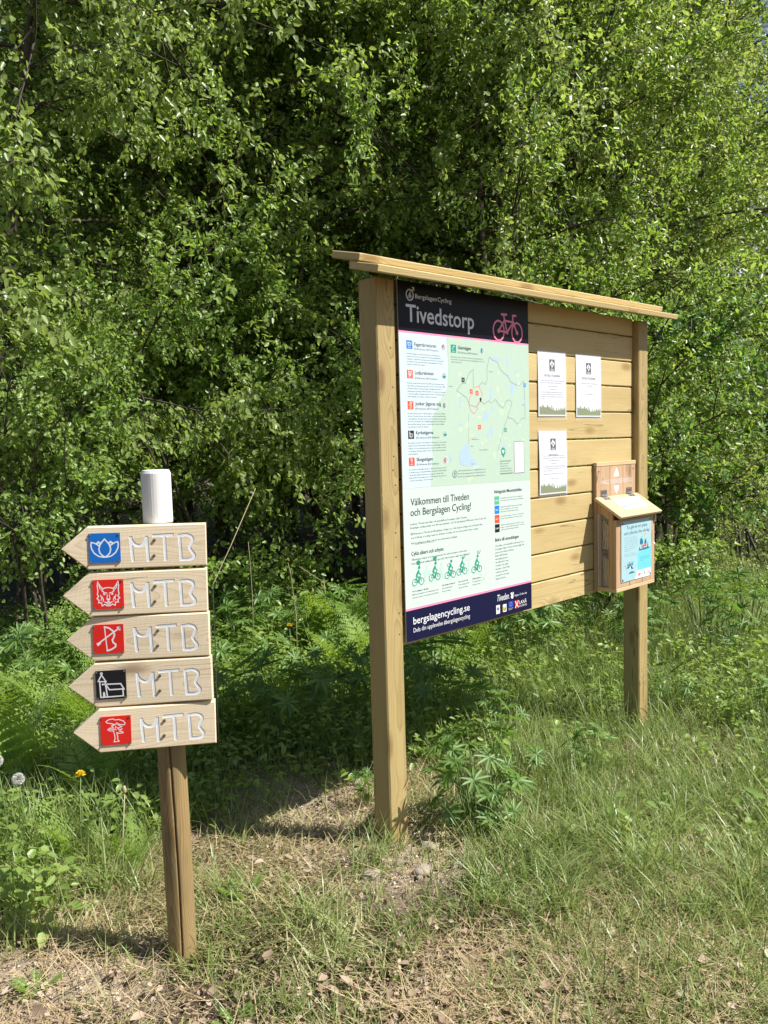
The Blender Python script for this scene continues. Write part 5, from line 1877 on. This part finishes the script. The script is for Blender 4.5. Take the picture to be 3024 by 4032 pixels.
def fern_mesh(nfr, ln, seed, arch=.9):
    g = np.random.default_rng(seed)
    parts, st = [], MB()
    for f_ in range(nfr):
        az = 6.283 * f_ / nfr + g.uniform(-.4, .4)
        L0 = ln * g.uniform(.75, 1.1)
        hd = np.array((math.cos(az), math.sin(az), 0))
        pts, p_, a_ = [], np.array((0, 0, -.02.real)), .22
        p_ = np.array((0., 0., -.02))
        for i in range(15):
            pts.append(p_.copy())
            p_ = p_ + (hd * math.sin(a_) + np.array((0, 0, 1)) * math.cos(a_)) * L0 / 14
            a_ += arch / 14 * (1.6 if i > 6 else .7)
        pts = np.array(pts)
        st.tube(pts, list(np.linspace(.003, .0008, 15)), 4)
        sd = np.array((-math.sin(az), math.cos(az), 0))
        for i in range(4, 15):
            fr_ = (i - 4) / 10
            pl = L0 * .30 * (1 - fr_) ** .8 + .008
            tg = unit(pts[min(i + 1, 14)] - pts[i - 1])
            nr_ = np.cross(tg, sd)
            for sg in (-1, 1):
                pd = unit(sd * sg + tg * .45)
                m_ = max(4, int(pl / .012))
                u_ = np.linspace(.08, 1, m_)
                bp_ = pts[i] + pd * (u_ * pl)[:, None]
                cross = unit(np.cross(nr_, pd))
                for s2 in (-1, 1):
                    dl = unit(cross * s2 + pd * .5)
                    l2 = (pl * .24 * (1 - u_) + .004)
                    parts.append(leaves(bp_, np.tile(dl, (m_, 1)), np.tile(nr_, (m_, 1)), l2, l2 * .5, .05, .1))
    V_, F_, S_ = merge(parts)
    lf = mesh_np('fronds', V_, F_, S_, M_FERN)
    sm_ = bpy.data.meshes.new('stems')
    sm_.from_pydata(st.v, [], st.f)
    sm_.materials.append(M_STEM)
    return lf, sm_


ferns = [fern_mesh(4, .55, 1), fern_mesh(5, .45, 2), fern_mesh(3, .38, 3, .7)]
for lb_, k_, x, y, r_, s_ in (('fern uncurling at the left edge below the yellow dandelion', 2, -1.18, 2.78, .5, .95),
                              ('young fern left of the signpost foot', 2, -.93, 2.72, 2.2, .8),
                              ('fern below the lowest arrow board tip', 0, -1.28, 3.25, 1.1, .8)):
    plant('fern', lb_, 'fern', ferns[k_], x, y, r_, s_)
for k_ in range(26):
    x = rng.uniform(-2.2, -1.05) if k_ < 17 else rng.uniform(-.9, 1.0)
    y = rng.uniform(3.3, 5.2) if k_ < 17 else rng.uniform(5.0, 6.4)
    plant('fern', 'bracken fern among the lush herbs below the trees', 'fern', ferns[k_ % 3], x, y, k_ * 1.1, rng.uniform(1.0, 1.55), 'ferns below the trees')


# dandelions: a flower head on its stalk, or a seed clock
def dandelion(label, x, y, h_, kind, lean=(.02, .0)):
    t = thing('dandelion' if kind != 'stalk' else 'seed_stalk', label, 'flower' if kind != 'stalk' else 'plant', (x, y, float(gz(x, y))), rng.uniform(0, 6))
    mb = MB()
    top = Vector((lean[0], lean[1], h_))
    mb.tube([(0, 0, -.02), (lean[0] * .2, lean[1] * .2, h_ * .5), tuple(top)], [.0026, .0022, .0018], 5)
    mb.build('stalk', M_STEM if kind != 'stalk' else M_STALK, t, True)
    if kind == 'yellow':
        n_ = 90
        a_ = rng.uniform(0, 6.283, n_)
        el = rng.uniform(.05, 1.3, n_)
        d_ = np.stack([np.cos(a_) * np.cos(el), np.sin(a_) * np.cos(el), np.sin(el)], 1)
        V_, F_, S_ = leaves(np.tile(np.array(top), (n_, 1)), d_, np.tile(np.array((0, 0, 1.)), (n_, 1)) + rng.normal(0, .2, (n_, 3)), .021, .0048, .02, -.05)
        link('flower_head', mesh_np('flower_head', V_, F_, S_, M_YEL), t)
    elif kind == 'clock':
        n_ = 900
        d_ = unit(rng.normal(0, 1, (n_, 3)))
        V_, F_, S_ = leaves(np.tile(np.array(top), (n_, 1)) + d_ * .012, d_ + rng.normal(0, .2, (n_, 3)), rng.normal(0, 1, (n_, 3)), .012, .0014, 0, 0)
        link('seed_head', mesh_np('seed_head', V_, F_, S_, M_FLUFF), t)
    else:
        mb = MB()
        mb.lathe([(.003, 0), (.006, .008), (.0065, .018), (.003, .028)], tuple(top), 8)
        mb.build('seed_head', M_STALK, t, True)


def at_px(px, py, y):
    """a point at depth y under view pixel px, py (1659 wide)"""
    X_, Y_ = px * 1.8228 - 1512, py * 1.8228 - 2016
    c_, s_ = math.cos(ROLL), math.sin(ROLL)
    a_, b_ = c_ * X_ - s_ * Y_, s_ * X_ + c_ * Y_
    cp, sp_ = math.cos(PITCH), math.sin(PITCH)
    r_ = np.array((a_ / FPX, cp - b_ / FPX * sp_, -sp_ - b_ / FPX * cp))
    t_ = y / r_[1]
    return r_[0] * t_, y, 1.5 + r_[2] * t_


for lb_, px, py, y, kd in (('yellow dandelion flower below the lowest arrow board', 165, 1680, 2.75, 'yellow'), ('white dandelion clock left of the yellow dandelion', 52, 1682, 2.8, 'clock'), ('white dandelion clock cut by the left edge of the picture', 6, 1642, 2.9, 'clock'),
                           ('bent dry seed stalk between the fern and the signpost', 256, 1716, 2.62, 'stalk'), ('yellow flower in the lush herbs between signpost and board', 632, 1352, 4.6, 'yellow'), ('yellow flower in the long grass right of the litter bag box', 1562, 1172, 6.3, 'yellow')):
    x, y, z = at_px(px, py, y)
    dandelion(lb_, x, y, z - float(gz(x, y)), kd)

# dandelion rosettes and a tussock of torn leaves
g = np.random.default_rng(4)


def rosette(nl_, ln, seed, flat=.5):
    g_ = np.random.default_rng(seed)
    parts = []
    for k_ in range(nl_):
        az = g_.uniform(0, 6.28)
        el = g_.uniform(.05, flat)
        d_ = np.array((math.cos(az) * math.cos(el), math.sin(az) * math.cos(el), math.sin(el)))
        sd = np.array((-math.sin(az), math.cos(az), 0))
        L0 = ln * g_.uniform(.6, 1.1)
        m_ = 6
        for i in range(m_):
            p_ = d_ * L0 * i / m_ + np.array((0, 0, -.12 * L0 * (i / m_) ** 2))
            w_ = L0 * (.10 + .12 * i / m_)
            for sg in (-1, 1):
                parts.append(leaves(p_[None], (sd * sg + d_ * .35)[None], np.array(((0, 0, 1.),)), w_, w_ * .75, .03, .1))
        parts.append(leaves((d_ * L0 * .1)[None], d_[None], np.array(((0, 0, 1.),)), L0, L0 * .16, .06, .12))
    V_, F_, S_ = merge(parts)
    return (mesh_np('leaves', V_, F_, S_, M_COVER),)


ros = [rosette(12, .16, 1), rosette(9, .12, 2, .9)]
for lb_, k_, x, y, s_ in (('clump of torn dandelion leaves in the cut grass on the right', 0, .80, 2.66, 1.3), ('leafy rosette at the foot of the far board post', 0, 1.42, 4.12, .9), ('leafy rosette at the right edge in the long grass', 1, 1.85, 3.75, 1.2),
                          ('small rosette right beside the signpost', 1, -.50, 2.52, 1.), ('small green rosette low in the foreground right of the signpost', 1, -.42, 1.93, .7), ('toothed green leaf in the sandy patch at bottom left', 1, -1.0, 2.08, .75)):
    plant('leafy_rosette', lb_, 'plant', ros[k_], x, y, k_ + x, s_)

# bent dry stalks leaning in front of the dark wood
for k_, (lb_, pts) in enumerate((('long thin bare stalk leaning up from behind the arrow boards', [(460, 1262, 3.6), (498, 1180, 3.7), (552, 1055, 3.9)]), ('dry upright stalk left of the near board post', [(640, 1330, 4.6), (628, 1240, 4.6), (622, 1215, 4.6)]),
                                 ('dry stalk standing behind the top arrow board', [(545, 1285, 5.2), (540, 1210, 5.2), (536, 1170, 5.2)]), ('pale broken stick across the dark wood floor', [(700, 1258, 5.6), (640, 1220, 5.8), (600, 1160, 6.0)]))):
    P_ = [at_px(*p_) for p_ in pts]
    b_ = P_[0]
    if k_ < 3:
        P_ = [(b_[0] - .01, b_[1], float(gz(b_[0], b_[1])) - .02)] + P_
    else:
        P_ = [(b_[0] + .05, b_[1] - .03, float(gz(b_[0], b_[1])) - .01)] + P_
    o = thing('dry_stalk', lb_, 'stalk', P_[0])
    mb = MB()
    mb.tube([np.array(p_) - np.array(P_[0]) for p_ in P_], list(np.linspace(.003, .0014, len(P_))), 5)
    mb.build('stem', M_STALK, o, True)

# pale stones round the near post
sts = []
base_me = []
for s_ in range(5):
    bmm = bmesh.new()
    bmesh.ops.create_icosphere(bmm, subdivisions=2, radius=1)
    for v_ in bmm.verts:
        v_.co *= 1 + .18 * math.sin(v_.co.x * 3 + s_) + .14 * math.cos(v_.co.y * 4 + s_ * 2)
        v_.co.z *= .62
    me_ = bpy.data.meshes.new('stone')
    bmm.to_mesh(me_)
    bmm.free()
    me_.materials.append(M_STONE)
    me_.polygons.foreach_set('use_smooth', [True] * len(me_.polygons))
    base_me.append(me_)
spots = [(.13, 2.83, .028, 'pale stone leaning on the right of the near board post'), (.10, 2.63, .032, None), (-.08, 2.62, .030, None), (.22, 2.66, .026, None), (-.30, 2.72, .020, None), (.02, 2.70, .018, None), (.28, 2.58, .022, None), (-.2, 2.95, .020, None), (-.36, 3.05, .022, None), (-.28, 3.3, .025, None), (-.5, 3.35, .022, None), (-.15, 3.5, .028, None)]
for _ in range(26):
    a_ = rng.uniform(0, 6.28)
    r_ = rng.uniform(.12, .55)
    spots.append((.03 + r_ * math.cos(a_) * 1.1, 2.85 + r_ * math.sin(a_) * .8, rng.uniform(.006, .016), None))
for k_, (x, y, s_, lb_) in enumerate(spots):
    o = link('stone', base_me[k_ % 5], None, (x, y, float(gz(x, y)) + s_ * .25), (rng.uniform(-.3, .3), rng.uniform(-.3, .3), rng.uniform(0, 6)))
    o.scale = (s_ * 1.25, s_, s_)
    tag(o, lb_ or 'pale stone in the sandy dirt around the near board post', 'stone', None if lb_ else 'stones around the near post')

# ------------------------------------------------------------------ ground cover nobody could count
def scatter(n, x0, x1, y0, y1, dens):
    out = []
    tot = 0
    while tot < n:
        x = rng.uniform(x0, x1, n)
        y = np.sqrt(rng.uniform(y0 ** 2, y1 ** 2, n))
        x = x * (y / y1)                # wedge in front of the camera
        keep = rng.uniform(0, 1, n) < dens(x, y)
        out.append(np.stack([x[keep], y[keep]], 1))
        tot += keep.sum()
    return np.concatenate(out)[:n]


def on_ground(p_, dz=0.):
    return np.stack([p_[:, 0], p_[:, 1], gz(p_[:, 0], p_[:, 1]) + dz], 1)


def dirt_f(x, y):
    """1 where the soil is bare"""
    d1 = np.exp(-(((x - .05) / .40) ** 2 + ((y - 2.8) / .34) ** 2))
    d2 = np.exp(-(((x + .95) / .34) ** 2 + ((y - 2.12) / .16) ** 2))
    d3 = np.exp(-(((x + .38) / .42) ** 2 + ((y - 3.3) / .45) ** 2)) * .95
    d4 = np.exp(-(((x + .75) / .3) ** 2 + ((y - 1.75) / .15) ** 2)) * .7
    return np.clip(d1 + d2 + d3 + d4, 0, 1)


def lush_f(x, y):
    """1 in the tall green growth, 0 in the trodden foreground"""
    edge = 3.35 + .35 * wav(x, y, 2.5, 3) - .75 * sm(.25, .9, x) - .9 * sm(-.8, -1.15, x) + .45 * sm(1.3, 2.0, x) * sm(4.2, 3.2, y)
    return sm(-.25, .35, y - edge)


def under(x, y):
    """1 out in the clearing, 0 in the deep shade under the trees"""
    return 1 - sm(6.3, 7.6, y - .55 * np.clip(x, 0, 4))


# tall green grass
P_ = scatter(80000, -6.2, 6.2, 2.2, 9.5, lambda x, y: lush_f(x, y) * under(x, y) * (1 - .9 * dirt_f(x, y)) * np.where((x < .45) & (y > 3.4), .8, 1.))
n = len(P_)
h_ = rng.uniform(.10, .30, n) * (1 + .35 * wav(P_[:, 0], P_[:, 1], 4, 8))
h_ = np.clip(h_, .05, .5) * (1 - .45 * sm(.5, 1.0, P_[:, 0]) * sm(5.2, 3.6, P_[:, 1]))
V_, F_, S_ = blades(on_ground(P_, -.01), h_, rng.uniform(.0025, .006, n), rng.uniform(0, 6.28, n), rng.uniform(0, .5, n), rng.uniform(.2, 1.6, n))
tag(link('tall_grass', mesh_np('tall_grass', V_, F_, S_, M_GRASS)), 'tall green grass growing round and behind the information board', 'grass', kind='stuff')
# short green tufts in the trodden foreground
T_ = scatter(1000, -2.6, 2.6, 1.3, 4.2, lambda x, y: (1 - lush_f(x, y)) * (1 - .5 * sm(2.5, 1.8, y)) * (1 - .93 * dirt_f(x, y)) * np.clip(.28 + .5 * wav(x, y, 3.2, 5) + .35 * sm(.1, .9, x), .03, 1))
foot = np.array([(-.63 + .09 * math.cos(t_), 2.2 + .08 * math.sin(t_)) for t_ in (3.4, 4.4, 5.6, .3, 1.8)] + [(1.33 + .1 * math.cos(t_), 4.07 + .1 * math.sin(t_)) for t_ in (3., 3.8, 4.7, 5.5, .2)] + [(-.02, 2.77), (.12, 2.80), (-.1, 2.92)])
T_ = np.concatenate([T_, foot])
P_ = np.repeat(T_, 26, 0) + rng.normal(0, .028, (len(T_) * 26, 2))
n = len(P_)
hh_ = np.repeat(rng.uniform(.03, .17, len(T_)) ** 1.15, 26) * rng.uniform(.5, 1.3, n)
V_, F_, S_ = blades(on_ground(P_, -.005), hh_, rng.uniform(.002, .0056, n), rng.uniform(0, 6.28, n), rng.uniform(0, .8, n), rng.uniform(.2, 2.0, n))
tag(link('grass_tufts', mesh_np('grass_tufts', V_, F_, S_, M_GRASS)), 'short green grass tufts in the trodden foreground', 'grass', kind='stuff')
# coarse arching tussocks
T_ = scatter(270, -2.4, 2.9, 2.05, 4.9, lambda x, y: np.clip(.10 + .9 * sm(.15, .7, x) * sm(2.0, 2.5, y) + .5 * sm(-.7, -1.1, x), 0, 1) * (1 - .95 * dirt_f(x, y)))
m_ = 64
P_ = np.repeat(T_, m_, 0) + rng.normal(0, .04, (len(T_) * m_, 2))
n = len(P_)
hh_ = np.repeat(rng.uniform(.11, .31, len(T_)), m_) * rng.uniform(.5, 1.25, n)
V_, F_, S_ = blades(on_ground(P_, -.005), hh_, rng.uniform(.0026, .0062, n), rng.uniform(0, 6.28, n), rng.uniform(.05, .9, n), rng.uniform(.5, 2.2, n), 4)
tag(link('tussock_grass', mesh_np('tussock_grass', V_, F_, S_, M_GRASS)), 'coarse arching grass tussocks right of the board and at the left edge', 'grass', kind='stuff')
# mown half dry grass lying flat
P_ = scatter(30000, -2.7, 2.9, 1.25, 4.6, lambda x, y: (1 - .75 * lush_f(x, y)) * (1 - .93 * dirt_f(x, y)) * np.clip(.20 + .75 * wav(x, y, 5.5, 15) + .28 * sm(0, .8, x) * sm(1.6, 2.4, y) + .2 * sm(1.8, 2.4, y), .03, 1) * (1 - .35 * sm(2.3, 1.7, y)))
n = len(P_)
V_, F_, S_ = blades(on_ground(P_, .002) + np.stack([np.zeros(n), np.zeros(n), rng.uniform(0, .02, n)], 1), rng.uniform(.02, .12, n), rng.uniform(.0024, .0074, n), rng.normal(0, .9, n) + 3.1 * wav(P_[:, 0], P_[:, 1], 4., 33), rng.uniform(.75, 1.65, n), rng.uniform(-.3, .6, n), 2)
tag(link('mown_grass', mesh_np('mown_grass', V_, F_, S_, M_MOWN)), 'half dry mown grass lying flat over the foreground', 'grass', kind='stuff')
# straw and thin dry stems
P_ = scatter(30000, -2.7, 2.9, 1.25, 4.4, lambda x, y: (1 - .8 * lush_f(x, y)) * (1 - .7 * dirt_f(x, y)) * np.clip(.5 + .5 * wav(x, y, 3.5, 30), .08, 1))
n = len(P_)
V_, F_, S_ = blades(on_ground(P_, .004) + np.stack([np.zeros(n), np.zeros(n), rng.uniform(0, .025, n)], 1), rng.uniform(.04, .2, n) * rng.uniform(.5, 1, n), rng.uniform(.001, .003, n), rng.uniform(0, 6.28, n), rng.uniform(1.1, 1.62, n), rng.uniform(-.15, .2, n), 2)
tag(link('dry_straw', mesh_np('dry_straw', V_, F_, S_, M_STRAW)), 'dry straw scattered over the trodden foreground', 'straw', kind='stuff')
# dead leaves
P_ = scatter(14000, -2.7, 2.9, 1.2, 4.3, lambda x, y: (1 - .8 * lush_f(x, y)) * np.clip(.3 + .6 * wav(x, y, 3.2, 22) + .7 * sm(2.4, 1.7, y) - .2 * sm(.2, 1, x) * sm(1.7, 2.2, y), .05, 1) * (1 - .7 * dirt_f(x, y)))
n = len(P_)
az = rng.uniform(0, 6.28, n)
d_ = np.stack([np.cos(az), np.sin(az), rng.normal(0, .25, n)], 1)
l_ = rng.uniform(.005, .022, n) * np.where(rng.random(n) < .10, 2.2, 1.)
V_, F_, S_ = leaves(on_ground(P_, .006) + np.stack([np.zeros(n), np.zeros(n), rng.uniform(0, .034, n)], 1), d_, rng.normal(0, .42, (n, 3)) + np.array((0, 0, 1.)), l_, l_ * rng.uniform(.45, .9, n), rng.uniform(-.1, .3), .25)
tag(link('leaf_litter', mesh_np('leaf_litter', V_, F_, S_, M_LITTER)), 'brown dead leaves lying over the trodden foreground', 'dead leaves', kind='stuff')
# gravel and crumbs of soil
P_ = scatter(15000, -2.4, 2.4, 1.25, 4.2, lambda x, y: np.clip(dirt_f(x, y), .16, 1))
n = len(P_)
oc = np.array(((1, 0, 0), (-1, 0, 0), (0, 1, 0), (0, -1, 0), (0, 0, .8), (0, 0, -.8)), float)
of = np.array(((0, 2, 4), (2, 1, 4), (1, 3, 4), (3, 0, 4), (2, 0, 5), (1, 2, 5), (3, 1, 5), (0, 3, 5)))
sz_ = rng.uniform(.0012, .0045, n) * np.where(rng.random(n) < .06, 2.2, 1)
V_ = on_ground(P_, .001)[:, None] + oc[None] * (sz_[:, None] * rng.uniform(.6, 1.3, (n, 6)))[:, :, None]
F_ = (np.arange(n)[:, None, None] * 6 + of[None]).reshape(-1)
tag(link('gravel', mesh_np('gravel', V_.reshape(-1, 3), F_, np.full(n * 8, 3), M_STONE)), 'small gravel and crumbs of soil in the bare dirt', 'gravel', kind='stuff')
# broad leaved herbs
T_ = scatter(3900, -4.6, 4.6, 2.3, 7.4, lambda x, y: lush_f(x, y) * under(x, y) * (1 - .8 * dirt_f(x, y)) * np.clip(np.where(x < .5, .9, .12) - .4 * sm(-.8, -1.2, x) * sm(4., 3., y) + .4 * wav(x, y, 2., 40), .05, 1))
parts = []
nT = len(T_)
m_ = 22
base = np.repeat(on_ground(T_), m_, 0)
hgt = np.repeat(rng.uniform(.08, .42, nT) * (.6 + .4 * sm(3, 4.5, T_[:, 1])), m_)
n = nT * m_
off = rng.normal(0, .05, (n, 2))
pos = base + np.stack([off[:, 0], off[:, 1], hgt * rng.uniform(.25, 1., n)], 1)
az = np.arctan2(off[:, 1], off[:, 0]) + rng.normal(0, .5, n)
d_ = np.stack([np.cos(az), np.sin(az), rng.uniform(-.5, .5, n)], 1)
l_ = np.repeat(rng.uniform(.022, .052, nT), m_) * rng.uniform(.6, 1.1, n)
V_, F_, S_ = leaves(pos, d_, rng.normal(0, .35, (n, 3)) + np.array((0, 0, 1.)), l_, l_ * np.repeat(rng.uniform(.35, .8, nT), m_), .12, .2)
stv = blades(on_ground(np.repeat(T_, 3, 0) + rng.normal(0, .02, (nT * 3, 2)), -.01), np.repeat(hgt[::m_], 3) * rng.uniform(.7, 1.2, nT * 3), np.full(nT * 3, .003), rng.uniform(0, 6.28, nT * 3), rng.uniform(0, .3, nT * 3), rng.uniform(0, .4, nT * 3))
V_, F_, S_ = merge([(V_, F_, S_), stv])
tag(link('ground_cover', mesh_np('ground_cover', V_, F_, S_, M_COVER)), 'broad leaved green herbs covering the ground below the trees', 'herbs', kind='stuff')
# thin flowering grass stems in the right foreground
P_ = scatter(260, -2.4, 2.9, 1.7, 4.6, lambda x, y: np.clip(sm(-.1, .9, x), .05, 1))
n = len(P_)
V_, F_, S_ = blades(on_ground(P_), rng.uniform(.2, .42, n), np.full(n, .0022), rng.uniform(0, 6.28, n), rng.uniform(.05, .5, n), rng.uniform(.1, .6, n), 4)
tag(link('grass_stems', mesh_np('grass_stems', V_, F_, S_, M_STEM)), 'thin upright grass stems in the right foreground', 'grass', kind='stuff')

# brown twigs lying about
P_ = scatter(420, -2.5, 2.7, 1.25, 3.4, lambda x, y: (1 - .7 * lush_f(x, y)))
n = len(P_)
V_, F_, S_ = blades(on_ground(P_, .016), rng.uniform(.04, .18, n), rng.uniform(.003, .006, n), rng.uniform(0, 6.28, n), rng.uniform(1.45, 1.6, n), rng.uniform(-.1, .1, n), 2)
tag(link('twigs', mesh_np('twigs', V_, F_, S_, M_BARK2)), 'thin brown twigs lying in the trodden foreground', 'twigs', kind='stuff')
